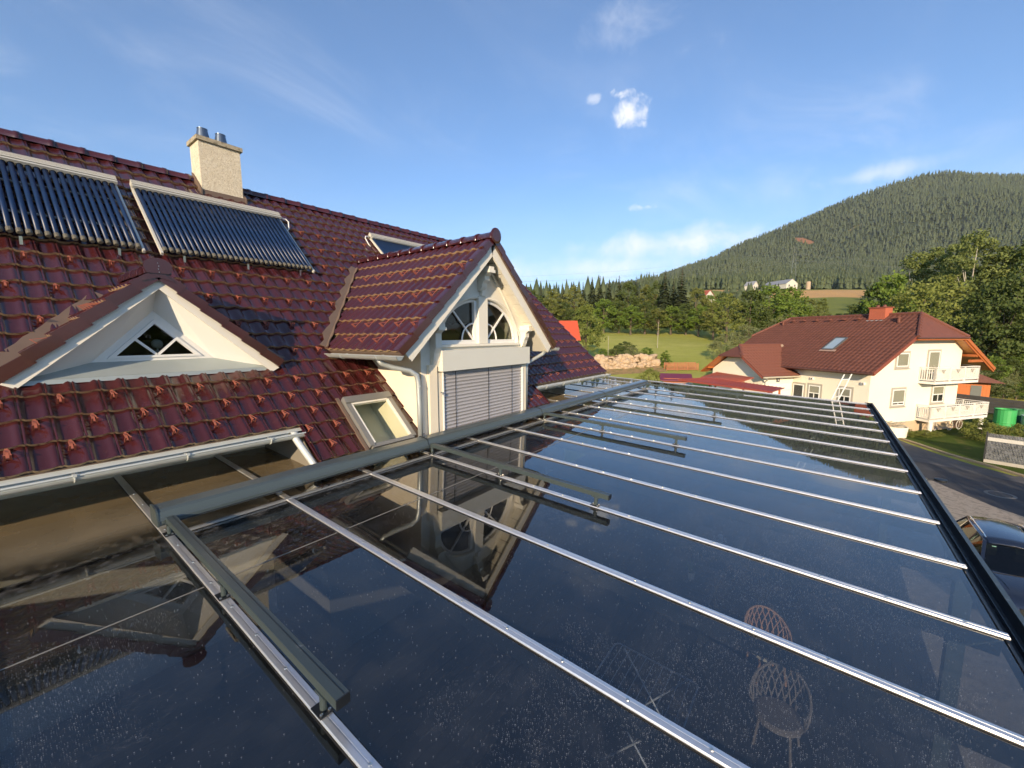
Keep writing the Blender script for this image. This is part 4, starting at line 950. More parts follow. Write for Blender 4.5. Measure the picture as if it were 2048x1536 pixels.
bw = empty('candle_bowl', (8.15, 1.28, FLZ + .71)); tag(bw, 'round bowl of white pebbles with a pale candle', 'bowl')
MB().lathe((8.15, 1.28, FLZ + .711), [(.07, 0), (.17, .035), (.175, .05), (.16, .045), (.06, .015), (0, .015)], 20).obj('dish', mat('grey dish', (.20, .20, .20), .4), bw)
MB().lathe((8.17, 1.28, FLZ + .726), [(.045, 0), (.045, .09), (0, .09)], 14).obj('candle', WHITEPVC, bw)
q = MB()
for k in range(26):
    a = k * 2.4; r = .075 + .06 * ((k * 37) % 10) / 10; q.lathe((8.15 + r * math.cos(a), 1.28 + r * math.sin(a), FLZ + .735), [(.010, 0), (.018, .010), (.012, .022), (0, .026)], 6)
tag(q.obj('pebbles', mat('white pebble', (.7, .68, .62), .6, var=.2), bw), kind='stuff')
dr_ = empty('drying_rack', (3.95, 1.25, FLZ)); tag(dr_, 'folding wire drying rack under the glass', 'drying rack')
WIRE = mat('white wire', (.62, .64, .68), .4, .2)
rk = lambda x, y, z=0: Vector((3.95 + x, 1.25 + y, FLZ + .92 + z))
q = MB(); cr = [(-.30, -.46), (-.34, -.42), (-.34, .42), (-.30, .46), (.30, .46), (.34, .42), (.34, -.42), (.30, -.46), (-.30, -.46)]
q.tube([rk(a, b, .05 * b) for a, b in cr], .011, 6); q.obj('rim', WIRE, dr_)
for k in range(9): MB().tube([rk(-.34, -.38 + k * .095, .05 * (-.38 + k * .095)), rk(.34, -.38 + k * .095, .05 * (-.38 + k * .095))], .004, 5).obj('wire', WIRE, dr_)
for sx in (-1, 1):
    MB().tube([rk(sx * .33, -.35, -.02), (3.95 + sx * .30, 1.60, FLZ + .01)], .010, 6).obj('leg', WIRE, dr_); MB().tube([rk(sx * .31, .35, .02), (3.95 + sx * .28, .90, FLZ + .01)], .010, 6).obj('leg', WIRE, dr_)
lg = empty('sun_lounger', (4.6, 2.6, FLZ)); tag(lg, 'dark sun lounger standing in the shade under the glass', 'lounger')
LGM = mat('dark blue cushion', (.018, .028, .055), .8, var=.2, vscale=9)
MB().prism([(4.0, 2.2, FLZ + .30), (5.3, 2.2, FLZ + .30), (5.9, 2.2, FLZ + .75), (5.86, 2.2, FLZ + .82), (5.26, 2.2, FLZ + .38), (4.0, 2.2, FLZ + .38)], (0, .65, 0)).obj('cushion', LGM, lg)
for x in (4.1, 5.2):
    for y in (2.25, 2.8): MB().mm((x - .02, y - .02, FLZ), (x + .02, y + .02, FLZ + .299)).obj('leg', BLACKM, lg)
ld = empty('ladder', (16.3, .6, 0)); tag(ld, 'white aluminium ladder rising behind the far corner of the glass roof', 'ladder')
LW = mat('white coated ladder', (.78, .77, .72), .4, .2, var=.04)
lo, hi = Vector((16.28, 1.2, .02)), Vector((16.28, -.60, 5.74)); off = Vector((.30, -.19, .0))
for k in (0, 1): MB().bar(lo + off * k, hi + off * k, .028, .065, up=(1, 0, 0)).obj('stile', LW, ld)
for k in range(20):
    P = lo.lerp(hi, (k + .7) / 20.3); MB().bar(P, P + off, .03, .03).obj('rung', LW, ld)
# wall lamp bracket reaching out past the gutter beam
wl = empty('outdoor_lamp', (8.5, YE - .2, zb - .05)); tag(wl, 'small black lamp on an arm outside the gutter beam', 'lamp')
MB().tube([(8.5, YE - .16, zb - .05), (8.5, YE - .26, zb - .09), (8.5, YE - .34, zb - .07)], .014, 8).obj('arm', BLACKM, wl)
MB().lathe((8.5, YE - .40, zb - .09), [(.06, 0), (.075, .012), (.075, .035), (.02, .045), (0, .045)], 14).obj('head', BLACKM, wl)
# ================================================================== neighbour's house across the drive
NC, NA, NB = Vector((35.708, -2.685, 0)), Vector((.5878, .8090, 0)), Vector((.8090, -.5878, 0))
def NP(a, b, z): return NC + NA * a + NB * b + Vector((0, 0, z))
NAX = (NA, NB, Vector((0, 0, 1)))
nh = empty('neighbour_house', NP(5, 4.5, 0)); tag(nh, 'cream two storey house with brown red half hipped roof and white balconies', 'house')
NWALL = mat('warm cream render', (.84, .77, .63), .9, var=.04, vscale=1.2, bump=.15, bscale=60, bdist=.004)
NREVEAL = mat('grey reveal', (.40, .37, .31), .8, var=.06)
NROOF = mat('brown red concrete tile', (.135, .047, .030), .75, var=.35, vscale=1.6, col2=(.085, .031, .022), c2=(.45, .7), c2scale=9)
NHIP = mat('red hip tile', (.160, .056, .036), .7, var=.25, vscale=4)
NWOOD = mat('orange stained timber', (.40, .115, .028), .5, var=.2, vscale=6)
NWOODP = mat('pale soffit boards', (.58, .27, .08), .55, var=.2, vscale=8)
NWHITE = mat('white railing', (.80, .77, .70), .5, var=.03)
NGREY = mat('drawn grey shade', (.36, .34, .30), .8, var=.05)
WL, LEN, ZE, ZW = 9.13, 11.4, 4.51, 8.40              # wall width, length, eaves and ridge heights
BR = 5.42; SL = (ZW - ZE) / (BR + .85); BR2 = 11.69
nz = lambda b: ZE + (b + .85) * SL if b < BR else ZE + (BR2 - b) * SL
ZH = 6.80; bh0 = (ZH - ZE) / SL - .85; bh1 = BR2 - (ZH - ZE) / SL
# walls
q = MB(); q.prism([NP(0, 0, 0), NP(0, WL, 0), NP(0, WL, nz(WL) - .22), NP(0, bh1, ZH - .22), NP(0, bh0, ZH - .22), NP(0, 0, nz(0) - .22)], NA * LEN); q.obj('wall', NWALL, nh)
q = MB(); q.box(NP(-.012, WL / 2, .45), (.012, WL / 2 + .02, .45), NAX); q.obj('plinth', mat('sandy plinth', (.55, .42, .28), .9, var=.1, vscale=5), nh)
# roof: slab plus courses of tiles as real waves
def wavy(name, O, u, v, inside, w, lr, nu, nv, parent, m):
    O, u, v = Vector(O), Vector(u), Vector(v); n = u.cross(v).normalized()
    if n.z < 0: n = -n
    pr = [(0, .0), (.18, .030), (.42, .042), (.66, .030), (.82, .004), (1.0, .0)]; V = []; F = []
    for r in range(nv):
        for c in range(nu):
            if not inside((c + .5) * w, (r + .5) * lr): continue
            o = len(V)
            for (y, hh) in ((0, .03), (lr + .01, .0)):
                for (x, z) in pr: V.append(O + u * ((c + x) * w) + v * (r * lr + y) + n * (z + hh))
            for (x, z) in pr: V.append(O + u * ((c + x) * w) + v * (r * lr) + n * (z - .005))
            k = len(pr)
            for i in range(k - 1): F.append((o + i, o + i + 1, o + k + i + 1, o + k + i)); F.append((o + 2 * k + i, o + 2 * k + i + 1, o + i + 1, o + i))
    return tag(link(name, npmesh(name, V, F, m), parent), kind='stuff')
sv = Vector((0, 0, SL)) + NB; svl = sv.length; svn = sv / svl
A0, A1 = -.65, LEN + .65
aR0, aR1 = .62, 10.4                                  # ridge ends
froof = MB().prism([NP(A0, -.85, ZE - .05), NP(A1, -.85, ZE - .05), NP(A1, bh0, ZH - .05), NP(aR1, BR, ZW - .05), NP(aR0, BR, ZW - .05), NP(A0, bh0, ZH - .05)], Vector((0, 0, -.10))).obj('roof_front', NHIP, nh)
hs = (bh0 + .85) * svl; ts = (BR + .85) * svl
def in_front(u, v):
    a = A0 + u
    if v < hs: return A0 < a < A1
    f = (v - hs) / (ts - hs); return A0 + (aR0 - A0) * f - .05 < a < A1 + (aR1 - A1) * f + .05
wavy('roof_tiles', NP(A0, -.85, ZE - .04), NA, svn, in_front, .30, .36, 44, 21, froof, NROOF)
MB().prism([NP(A0, BR2, ZE - .05), NP(A1, BR2, ZE - .05), NP(A1, bh1, ZH - .05), NP(aR1, BR, ZW - .05), NP(aR0, BR, ZW - .05), NP(A0, bh1, ZH - .05)], Vector((0, 0, -.10))).obj('roof_rear', NHIP, nh)
for (aw_, ar) in ((A0, aR0), (A1, aR1)):              # half hips
    hp = MB().prism([NP(aw_ - (.12 if aw_ < 0 else -.12), bh0 - .06, ZH - .06), NP(aw_ - (.12 if aw_ < 0 else -.12), bh1 + .06, ZH - .06), NP(ar, BR, ZW + .02)], Vector((0, 0, -.05))).obj('half_hip', NHIP, nh)
    for b_, zz_ in ((bh0, ZH), (bh1, ZH)):
        P0, P1 = NP(aw_ - (.1 if aw_ < 0 else -.1), b_, zz_), NP(ar, BR, ZW + .03)
        for k in range(9): MB().tube([P0.lerp(P1, k / 9), P0.lerp(P1, (k + 1.08) / 9)], [.115, .09], 8).obj('hip_tile', NHIP, hp)
for k in range(28):
    P0, P1 = NP(aR0, BR, ZW + .02), NP(aR1, BR, ZW + .02); MB().tube([P0.lerp(P1, k / 28), P0.lerp(P1, (k + 1.06) / 28)], [.12, .10], 8).obj('ridge_tile', NHIP, froof)
# snow stops on the half hip, vents near the ridge
q = MB()
for k in range(8):
    for j in (0, 1): 
        P = NP(A0 + .25 + j * .28, bh0 + .55 + k * .62, ZH + .17 + j * .30); q.box(P, (.05, .03, .03), NAX)
q.obj('snow_stops', mat('dark stop', (.06, .02, .015), .8), nh)
for a in (1.6, 4.2, 5.3, 6.4, 7.5, 8.6, 9.6):
    P = NP(a, BR - .55, nz(BR - .55) + .06); MB().prism([P + NA * -.14 + Vector((0, 0, -.02)), P + NA * .14 + Vector((0, 0, -.02)), P + NA * .09 + Vector((0, 0, .09)), P + NA * -.09 + Vector((0, 0, .09))], -NB * .30).obj('vent_tile', NHIP, froof)
for a in (1.35, 10.3):
    P = NP(a, BR - 1.0, nz(BR - 1.0)); MB().lathe(P, [(.09, 0), (.09, .30), (.12, .30), (.12, .36), (0, .38)], 10).obj('vent_pipe', NHIP, froof)
# eaves board and gutter, verge boards
q = MB(); q.bar(NP(A0, -.80, ZE - .13), NP(A1, -.80, ZE - .13), .05, .16); q.obj('fascia', mat('brown fascia', (.22, .06, .035), .6, var=.1), nh)
MB().tube([NP(A0, -.92, ZE - .09), NP(A1, -.92, ZE - .09)], .065, 8).obj('gutter', mat('brown gutter', (.13, .055, .04), .5, .2), nh)
for b0_, b1_ in ((-.85, bh0), (BR2, bh1)):
    MB().bar(NP(A0 - .02, b0_, ZE - .10), NP(A0 - .02, b1_, ZH - .10), .05, .22).obj('verge_board', NWOOD if b0_ > 0 else mat('brown fascia', (.2, .05, .03)), nh)
MB().bar(NP(A0 - .06, bh0, ZH - .17), NP(A0 - .06, bh1, ZH - .17), .05, .16).obj('hip_fascia', NWOOD, nh)
MB().tube([NP(A0 - .15, bh0 - .1, ZH - .10), NP(A0 - .15, bh1 + .1, ZH - .10)], .06, 8).obj('hip_gutter', mat('brown gutter', (.13, .055, .04)), nh)
# boarded soffit and purlins under the wide right-hand overhang
MB().prism([NP(A0 + .05, bh1, ZH - .20), NP(A0 + .05, BR2 - .05, ZE - .20), NP(LEN, BR2 - .05, ZE - .20), NP(LEN, bh1, ZH - .20)], Vector((0, 0, -.03))).obj('soffit', NWOODP, nh)
for b_ in (bh1 - .35, 9.6): MB().bar(NP(A0 + .05, b_, nz(b_) - .36), NP(3, b_, nz(b_) - .36), .16, .22).obj('purlin', NWOOD, nh)
MB().bar(NP(A0 + .10, 8.9, 5.05), NP(A0 + .10, 11.0, 5.05), .14, .18).obj('tie_beam', NWOOD, nh)
MB().bar(NP(A0 + .06, bh1, ZH - .22), NP(A0 + .06, BR2, ZE - .22), .10, .24).obj('verge_rafter', NWOOD, nh)
# chimney
nch = MB().box(NP(3.05, BR - .15, 8.42), (.52, .38, .50), NAX).obj('chimney', mat('brick chimney', (.40, .11, .06), .85, var=.3, vscale=9), nh)
for k in range(9):
    q = MB(); q.box(NP(3.05, BR - .15, 8.02 + k * .10), (.532, .392, .038), NAX); q.obj('brick_course', mat('brick', (.44, .12, .065), .85, var=.35, vscale=14), nch)
MB().box(NP(3.05, BR - .15, 8.945), (.60, .46, .03), NAX).obj('chimney_cap', mat('brown cap', (.28, .08, .05), .7), nch)
for da in (-.22, .22): MB().lathe(NP(3.05 + da, BR - .15, 8.975), [(.12, 0), (.10, .16), (.13, .18), (0, .19)], 12).obj('pot', NHIP, nch)
MB().box(NP(3.05, BR - .60, 7.95), (.60, .12, .05), NAX).obj('lead_apron', ZINC, nch)
# windows: grey surround, white frame, shade and pane
def nwindow(plane, p0, p1, z0, z1, name='window', shade=1.0, door=False):
    """plane 'g': gable wall (position along b), 'f': front wall (position along a)"""
    f = (lambda u, w, z: NP(-w, u, z)) if plane == 'g' else (lambda u, w, z: NP(u, -w, z))
    t = MB()
    def bx(u0, u1, w0, w1, za, zb_, mb):
        P = [f(u, w, z) for u in (u0, u1) for w in (w0, w1) for z in (za, zb_)]
        mb.add(P, [(0, 1, 3, 2), (4, 6, 7, 5), (0, 4, 5, 1), (2, 3, 7, 6), (0, 2, 6, 4), (1, 5, 7, 3)])
    fr = .07; s_ = .13
    bx(p0, p1, .030, .058, z0, z0 + fr, t); bx(p0, p1, .030, .058, z1 - fr, z1, t); bx(p0, p0 + fr, .030, .058, z0 + fr, z1 - fr, t); bx(p1 - fr, p1, .030, .058, z0 + fr, z1 - fr, t)
    w = t.obj(name, WHITEPVC, nh)
    q = MB(); bx(p0 - s_, p1 + s_, .002, .029, z0 - s_, z1 + s_, q); q.obj('surround', NREVEAL, w)
    q = MB(); bx(p0 + fr, p1 - fr, .031, .036, z0 + fr, z1 - fr, q); q.obj('room', mat('dark room', (.02, .022, .026), .5), w)
    q = MB(); bx(p0 + fr, p1 - fr, .046, .052, z0 + fr, z1 - fr, q); q.obj('pane', CLEAR_GLASS, w)
    if shade:
        zs_ = z1 - fr - (z1 - z0 - 2 * fr) * shade; q = MB(); bx(p0 + fr, p1 - fr, .038, .043, zs_, z1 - fr, q); q.obj('shade', NGREY, w)
        if shade < .95:
            q = MB(); bx((p0 + p1) / 2 - .03, (p0 + p1) / 2 + .03, .036, .056, z0 + fr, zs_, q); bx(p0 + fr, p1 - fr, .036, .056, zs_ - .05, zs_ + .02, q); q.obj('glazing_bar', WHITEPVC, w)
    q = MB(); bx(p0 - s_ - .02, p1 + s_ + .02, .03, .10, z0 - s_ - .04, z0 - s_ + .01, q); q.obj('sill', NREVEAL, w)
    return w
nwindow('g', 2.30, 3.45, 4.76, 5.68); nwindow('g', 2.24, 3.46, 2.10, 3.20, shade=.85); nwindow('g', 6.35, 7.55, 2.12, 3.28, shade=.5); nwindow('g', 5.50, 6.65, 3.72, 5.76, 'balcony_door', shade=.75)
nwindow('f', 4.45, 5.30, 1.0, 3.10, shade=.0); nwindow('f', 3.20, 4.05, .55, 3.15, 'front_door', shade=.2); nwindow('f', 1.08, 1.88, 2.2, 3.2, shade=.55)
for a, z in ((.38, 3.66), (3.85, 3.66)):
    q = MB(); q.box(NP(a, -.06, z), (.10, .06, .09), NAX); o = q.obj('wall_lamp', WHITEPVC, nh); MB().box(NP(a, -.123, z - .02), (.05, .003, .05), NAX).obj('lamp_face', mat('dark lens', (.1, .1, .1), .3), o)
# skylight in the front roof slope
sx0, sx1, sv0, sv1 = 3.35, 4.15, 2.35, 3.95
def FS(a, v, h): return NP(a, -.85, ZE) + svn * v + (NA.cross(svn)).normalized() * h * (1 if NA.cross(svn).z > 0 else -1)
q = MB(); upn = NA.cross(svn); upn = upn if upn.z > 0 else -upn
for a in (sx0, sx1): q.bar(FS(a, sv0, .10), FS(a, sv1, .10), .09, .10, up=upn)
for v in (sv0, sv1): q.bar(FS(sx0, v, .10), FS(sx1, v, .10), .10, .10, up=upn)
ns = q.obj('skylight', mat('dark skylight frame', (.10, .10, .10), .5), nh)
MB().prism([FS(sx0, sv0, .11), FS(sx1, sv0, .11), FS(sx1, sv1, .11), FS(sx0, sv1, .11)], upn * .01).obj('pane', mat('painted sky pane', (.34, .42, .46), .15, spec=1.0, coat=.6), ns)  # pale sky reflection is put into this pane's colour
MB().bar(FS(sx0 - .25, sv0 - .10, .075), FS(sx1 + .12, sv0 - .10, .075), .22, .03, up=upn).obj('skylight_apron', mat('pink apron', (.40, .26, .2), .7), ns)
# balconies
def balcony(name, segs_, ztop, zfl, fl_poly, pan):
    t = MB(); t.prism([NP(a, b, zfl) for a, b in fl_poly], Vector((0, 0, -.16))); bo = t.obj(name, NWHITE, nh)
    for (p, qv, np_) in segs_:
        p, qv = Vector((*p, 0)), Vector((*qv, 0)); d = qv - p; ln = d.length
        W2 = lambda f, z: NP(p.x + d.x * f, p.y + d.y * f, z)
        MB().bar(W2(0, ztop), W2(1, ztop), .09, .05).obj('top_rail', NWHITE, bo); MB().bar(W2(0, zfl + .12), W2(1, zfl + .12), .05, .05).obj('bottom_rail', NWHITE, bo); MB().bar(W2(0, ztop - .12), W2(1, ztop - .12), .05, .04).obj('mid_rail', NWHITE, bo)
        nb = int(ln / .115)
        for k in range(nb):
            f = (k + .5) / nb; MB().bar(W2(f, zfl + .145), W2(f, ztop - .14), .055, .022, up=NA).obj('baluster', NWHITE, bo)
        for k in range(np_ + 1): MB().bar(W2(k / np_, zfl), W2(k / np_, ztop - .03), .075, .06, up=NA).obj('railing_post', NWHITE, bo)
        if np_ > 1:
            for k in range(np_):                       # triangle ornament in each panel
                f = (k + .5) / np_; e_ = .22 / ln; nrm_ = Vector((d.y, -d.x, 0)).normalized(); off_ = (NA * (-.035) if abs(d.y) > abs(d.x) else NB * (-.035))
                MB().prism([W2(f - e_, ztop - .15) + off_, W2(f + e_, ztop - .15) + off_, W2(f, ztop - .42) + off_], off_ * .3).obj('triangle_panel', NREVEAL, bo)
    return bo
balcony('upper_balcony', [((0, 4.72), (-.9, 4.72), 1), ((-.9, 4.72), (-.9, 9.35), 3), ((-.9, 9.35), (.8, 10.4), 1)], 4.70, 3.72, [(0, 4.72), (-.92, 4.70), (-.92, 9.38), (.9, 10.5), (4, 10.5), (4, WL), (0, WL)], 3)
balcony('lower_balcony', [((0, 4.85), (-.9, 4.65), 1), ((-.9, 4.65), (-.9, 10.95), 4), ((-.9, 10.95), (4.5, 11.0), 4)], 2.05, 1.10, [(0, 4.85), (-.92, 4.62), (-.92, 10.98), (4.5, 11.02), (4.5, WL), (0, WL)], 4)
q = MB()
for a, b in ((-.75, 5.1), (-.75, 10.7)): q.tube([NP(a, b, 0), NP(a, b, .94)], .13, 12)
q.obj('balcony_pillar', NWHITE, nh)
MB().box(NP(1.2, 8.0, .47), (1.2, 2.3, .46), NAX).obj('cellar_front', mat('dark brown timber', (.10, .055, .03), .9, var=.4, vscale=4), nh)  # mottled dark brown timber colour
# ---- garage wing
aw0, bw0 = 5.4, -2.97
AWR, ZWR, ZWE, aE0, aE1, bV = 8.02, 6.05, 3.78, 4.85, 11.2, -3.67
WS = (ZWR - ZWE) / (AWR - aE0)
q = MB(); q.prism([NP(aw0, bw0, 0), NP(10.6, bw0, 0), NP(10.6, bw0, ZWE + .2), NP(9.0, bw0, 5.05), NP(7.0, bw0, 5.05), NP(aw0, bw0, ZWE + .20)], NB * 3.0); q.obj('garage_wall', NWALL, nh)
wz = 5.20; ah0 = aE0 + (wz - ZWE) / WS; ah1 = 2 * AWR - ah0
def bmain(z): return (z - ZE) / SL - .85             # where the main roof reaches that height
groof = MB().prism([NP(aE0, bV, ZWE), NP(aE0, -.1, ZWE), NP(AWR, bmain(ZWR), ZWR), NP(AWR, bV + .85, ZWR), NP(ah0, bV, wz)], Vector((0, 0, -.10))).obj('garage_roof', NHIP, nh)
su = (NA + Vector((0, 0, WS))); sul = su.length; sun_ = su / sul
def in_g(u, v):
    b = bV + u; a = aE0 + v / sul; z = ZWE + WS * (a - aE0)
    if a > AWR: return False
    lo_ = bV if z < wz else bV + .85 * (z - wz) / (ZWR - wz)
    return b > lo_ - .02 and b < max(.15, bmain(z) + .15)
wavy('garage_tiles', NP(aE0, bV, ZWE + .01), NB, sun_, in_g, .30, .36, 26, 12, groof, NHIP)
MB().prism([NP(aE1, bV, ZWE), NP(aE1, -.1, ZWE), NP(AWR, bmain(ZWR), ZWR), NP(AWR, bV + .85, ZWR), NP(ah1, bV, wz)], Vector((0, 0, -.10))).obj('garage_roof_rear', NHIP, nh)
MB().prism([NP(ah0 - .05, bV - .08, wz), NP(ah1 + .05, bV - .08, wz), NP(AWR, bV + .85, ZWR + .03)], Vector((0, 0, -.06))).obj('garage_half_hip', NROOF, nh)
for P0, P1 in ((NP(ah0, bV, wz), NP(AWR, bV + .85, ZWR)), (NP(AWR, bV + .85, ZWR), NP(AWR, bmain(ZWR), ZWR))):
    for k in range(6): MB().tube([P0.lerp(P1, k / 6) + Vector((0, 0, .04)), P0.lerp(P1, (k + 1.06) / 6) + Vector((0, 0, .04))], .10, 8).obj('ridge_tile', NHIP, groof)
for a0_, z0_, a1_, z1_, m in ((aE0, ZWE, ah0, wz, mat('brown fascia', (.2, .05, .03))), (aE1, ZWE, ah1, wz, NWOOD)):
    MB().bar(NP(a0_, bV - .02, z0_ - .10), NP(a1_, bV - .02, z1_ - .10), .05, .20, up=NB).obj('garage_verge', m, nh)
MB().bar(NP(10.55, bV + .05, 4.1), NP(10.55, bw0, 4.1), .14, .18).obj('garage_purlin', NWOOD, nh)
MB().prism([NP(aE1, bV, ZWE - .13), NP(AWR + 1, bV, 5.2), NP(AWR + 1, bw0, 5.2), NP(aE1, bw0, ZWE - .13)], Vector((0, 0, -.03))).obj('garage_soffit', NWOOD, nh)
MB().tube([NP(aE0 - .07, bV, ZWE - .06), NP(aE0 - .07, 0, ZWE - .06)], .06, 8).obj('garage_gutter', mat('pale gutter', (.5, .46, .36), .5), nh)
MB().tube([NP(aE0 - .07, bV + .3, ZWE - .10), NP(aE0, bV + .4, ZWE - .3), NP(aw0 - .06, bw0 + .1, ZWE - .45), NP(aw0 - .06, bw0 + .1, 0)], .05, 8).obj('garage_downpipe', ZINC, nh)
MB().bar(NP(bmain(5) * 0 + aE0 + .4, .02, ZWE + .35), NP(AWR - .1, bmain(ZWR) - .05, ZWR + .03), .22, .05).obj('valley_sheet', mat('tan flashing', (.42, .30, .20), .7), nh)
q = MB(); q.box(NP(aw0 - .02, -1.35, 1.55), (.02, 1.12, 1.55), NAX); gd = q.obj('garage_door', WHITEPVC, nh)
q = MB()
for k in range(1, 6): q.box(NP(aw0 - .042, -1.35, k * .52), (.003, 1.10, .008), NAX)
q.obj('door_grooves', NREVEAL, gd)
q = MB(); q.box(NP(aw0 - .02, -1.55, 3.40), (.02, .15, .15), NAX); npl = q.obj('house_number', mat('grey plate', (.10, .11, .12), .5), nh)
fc = bpy.data.curves.new('digit', 'FONT'); fc.body = '4'; fc.size = .22; fc.extrude = .004; fc.align_x = 'CENTER'; fc.align_y = 'CENTER'
fo = bpy.data.objects.new('digit_tmp', fc); COL.objects.link(fo); bpy.context.view_layer.update()
dme = bpy.data.meshes.new_from_object(fo.evaluated_get(bpy.context.evaluated_depsgraph_get())); bpy.data.objects.remove(fo); dme.materials.clear(); dme.materials.append(WHITEPVC)
xd, zd = NB, Vector((0, 0, 1)); nd = -NA; pd = NP(aw0 - .045, -1.55, 3.40)
link('digit', dme, npl, Matrix(((xd.x, zd.x, nd.x, pd.x), (xd.y, zd.y, nd.y, pd.y), (xd.z, zd.z, nd.z, pd.z), (0, 0, 0, 1))))
# ---- red sheet carport in front of the garage, and the older one behind
REDSH = mat('red sheet metal', (.27, .055, .038), .45, .1, var=.12, vscale=2, rvar=.2)
REDOLD = mat('weathered red sheet', (.34, .085, .05), .6, .05, var=.35, vscale=5)
def sheet_roof(name, pts, m, label, posts):
    t = empty(name, (pts[0][0], pts[0][1], 0)); tag(t, label, 'carport')
    P = [Vector(p) for p in pts]; MB().prism(P, Vector((0, 0, -.05))).obj('roof_sheet', m, t)
    n = 22; rm = MB()
    for k in range(n + 1):
        a = P[0].lerp(P[1], k / n); b = P[3].lerp(P[2], k / n); MB().bar(a + Vector((0, 0, .014)), b + Vector((0, 0, .014)), .035, .028).obj('seam', m, t)
    MB().bar(P[3] + Vector((0, 0, -.06)), P[2] + Vector((0, 0, -.06)), .05, .12).obj('fascia', m, t)
    for x, y in posts:
        zt = min(p.z for p in P) - .06; MB().mm((x - .06, y - .06, 0), (x + .06, y + .06, zt)).obj('post', NWOOD, t)
    return t
sheet_roof('carport', [(34.2, 6.9, 3.62), (32.5, 1.84, 3.40), (30.9, 2.36, 3.30), (32.3, 8.6, 3.56)], REDSH, 'flat bright red sheet metal carport roof before the garage', [(32.5, 8.2), (31.1, 2.6), (33.9, 6.7), (32.5, 2.1)])
sheet_roof('carport', [(37.9, 6.95, 3.78), (35.7, 4.0, 3.68), (34.8, 4.7, 3.42), (34.9, 7.6, 3.54)], REDOLD, 'weathered red ribbed carport roof between the bright carport and garage gable', [(37.6, 7.0), (35.3, 4.6)])
# planter, bicycle, barrels, garden shed, bush pieces by that house
pl = empty('planter', (37.4, -4.25, 0)); tag(pl, 'round cream planter with pale flowers at the gable foot', 'planter')
MB().lathe((37.4, -4.25, .04), [(.68, 0), (.74, .66), (.74, .7), (.68, .7), (.68, .62), (0, .62)], 22).obj('tub', NWALL, pl)
q = MB()
for k in range(70):
    a = k * 2.4; r = .58 * math.sqrt((k + .5) / 70); P = Vector((37.4, -4.25, .70)) + Vector((r * math.cos(a), r * math.sin(a), .28 * random.random() + .05)); s_ = .09
    q.add([P + Vector((-s_, 0, 0)), P + Vector((0, -s_, .05)), P + Vector((s_, 0, .03)), P + Vector((0, s_, -.02))], [(0, 1, 2, 3)])
q.obj('flowers', mat('pale flowers', (.55, .50, .38), .9, var=.4, vscale=3), pl)
def bicycle(P, d, label, m):
    t = empty('bicycle', P); tag(t, label, 'bicycle'); P = Vector(P); d = Vector(d).normalized(); up = Vector((0, 0, 1))
    X = lambda x, z: P + d * x + up * z
    for x in (-.53, .53):
        w = MB().tube([X(x + .335 * math.cos(2 * math.pi * k / 20), .35 + .335 * math.sin(2 * math.pi * k / 20)) for k in range(21)], .022, 6, cap=False).obj('tyre', mat('pale tyre', (.60, .58, .52), .7), t)
        q = MB()
        for k in range(9): q.tube([X(x, .35), X(x + .32 * math.cos(2 * math.pi * k / 9), .35 + .32 * math.sin(2 * math.pi * k / 9))], .004, 4)
        q.obj('spokes', SCREW, w)
    q = MB()
    for a, b in (((-.53, .35), (-.12, .30)), ((-.12, .30), (-.22, .82)), ((-.53, .35), (-.20, .74)), ((-.12, .30), (.36, .80)), ((-.20, .72), (.34, .86)), ((.53, .35), (.34, .98))): q.tube([X(*a), X(*b)], .018, 6)
    q.obj('frame', m, t)
    MB().box(X(-.24, .86), (.12, .05, .03)).obj('saddle', RUBBER, t)
    s_ = Vector((-d.y, d.x, 0)); MB().tube([X(.30, 1.0) + s_ * .28, X(.36, 1.0), X(.30, 1.0) - s_ * .28], .013, 6).obj('handlebar', BLACKM, t)
bicycle(NP(-.35, 8.6, .05), NB, 'bicycle with pale tyres parked under the lower balcony, right one', BLACKM)
bicycle(NP(-.25, 6.3, .05), NB + NA * .2, 'bicycle leaning under the lower balcony beside the white pillar', mat('silver frame', (.5, .5, .5), .4, .5))
def barrel(P, r, h, m, label, cat='barrel'):
    t = MB().lathe(P, [(r * .92, 0), (r, .08), (r, h * .3), (r * 1.03, h * .33), (r, h * .36), (r, h * .95), (r * 1.05, h), (r * .9, h), (r * .9, h * .9), (0, h * .9)], 20).obj('rain_barrel', m); tag(t, label, cat, 'rain barrels behind the bush')
barrel((45.2, -11.0, .05), .55, 1.45, mat('bright green plastic', (.05, .36, .10), .45, var=.1), 'bright green rain barrel right of the balcony')
barrel((46.3, -12.0, .05), .55, 1.35, mat('dark green plastic', (.03, .15, .06), .5, var=.1), 'dark green rain barrel behind the stone print fence')
tk = MB().mm((44.4, -12.6, .05), (45.3, -11.8, 1.1)).mm((44.36, -12.64, 1.1), (45.34, -11.76, 1.16)).obj('water_tank', mat('grey white tank', (.50, .50, .52), .5, var=.1)); tag(tk, 'grey white square tank beside the green barrels', 'tank')
sh = empty('garden_shed', (58.5, -11.6, .3)); tag(sh, 'orange timber garden shed with brown roof behind the balcony', 'shed')
SHW_ = mat('orange shed boards', (.50, .135, .022), .6, var=.15, vscale=3)
q = MB(); q.mm((57, -12.75, .2), (61, -9.9, 2.5)); q.obj('wall', SHW_, sh)
for k in range(13): MB().mm((56.985, -12.73 + k * .217, .25), (56.998, -12.53 + k * .217, 2.45)).obj('board', SHW_, sh)
MB().mm((56.96, -12.2, .3), (56.984, -11.5, 2.1)).obj('door', mat('dark shed door', (.12, .13, .12), .6), sh)
MB().prism([(56.2, -13.5, 2.45), (56.2, -9.1, 2.45), (56.6, -11.3, 3.5)], (5.5, 0, 0)).obj('roof', NROOF, sh)
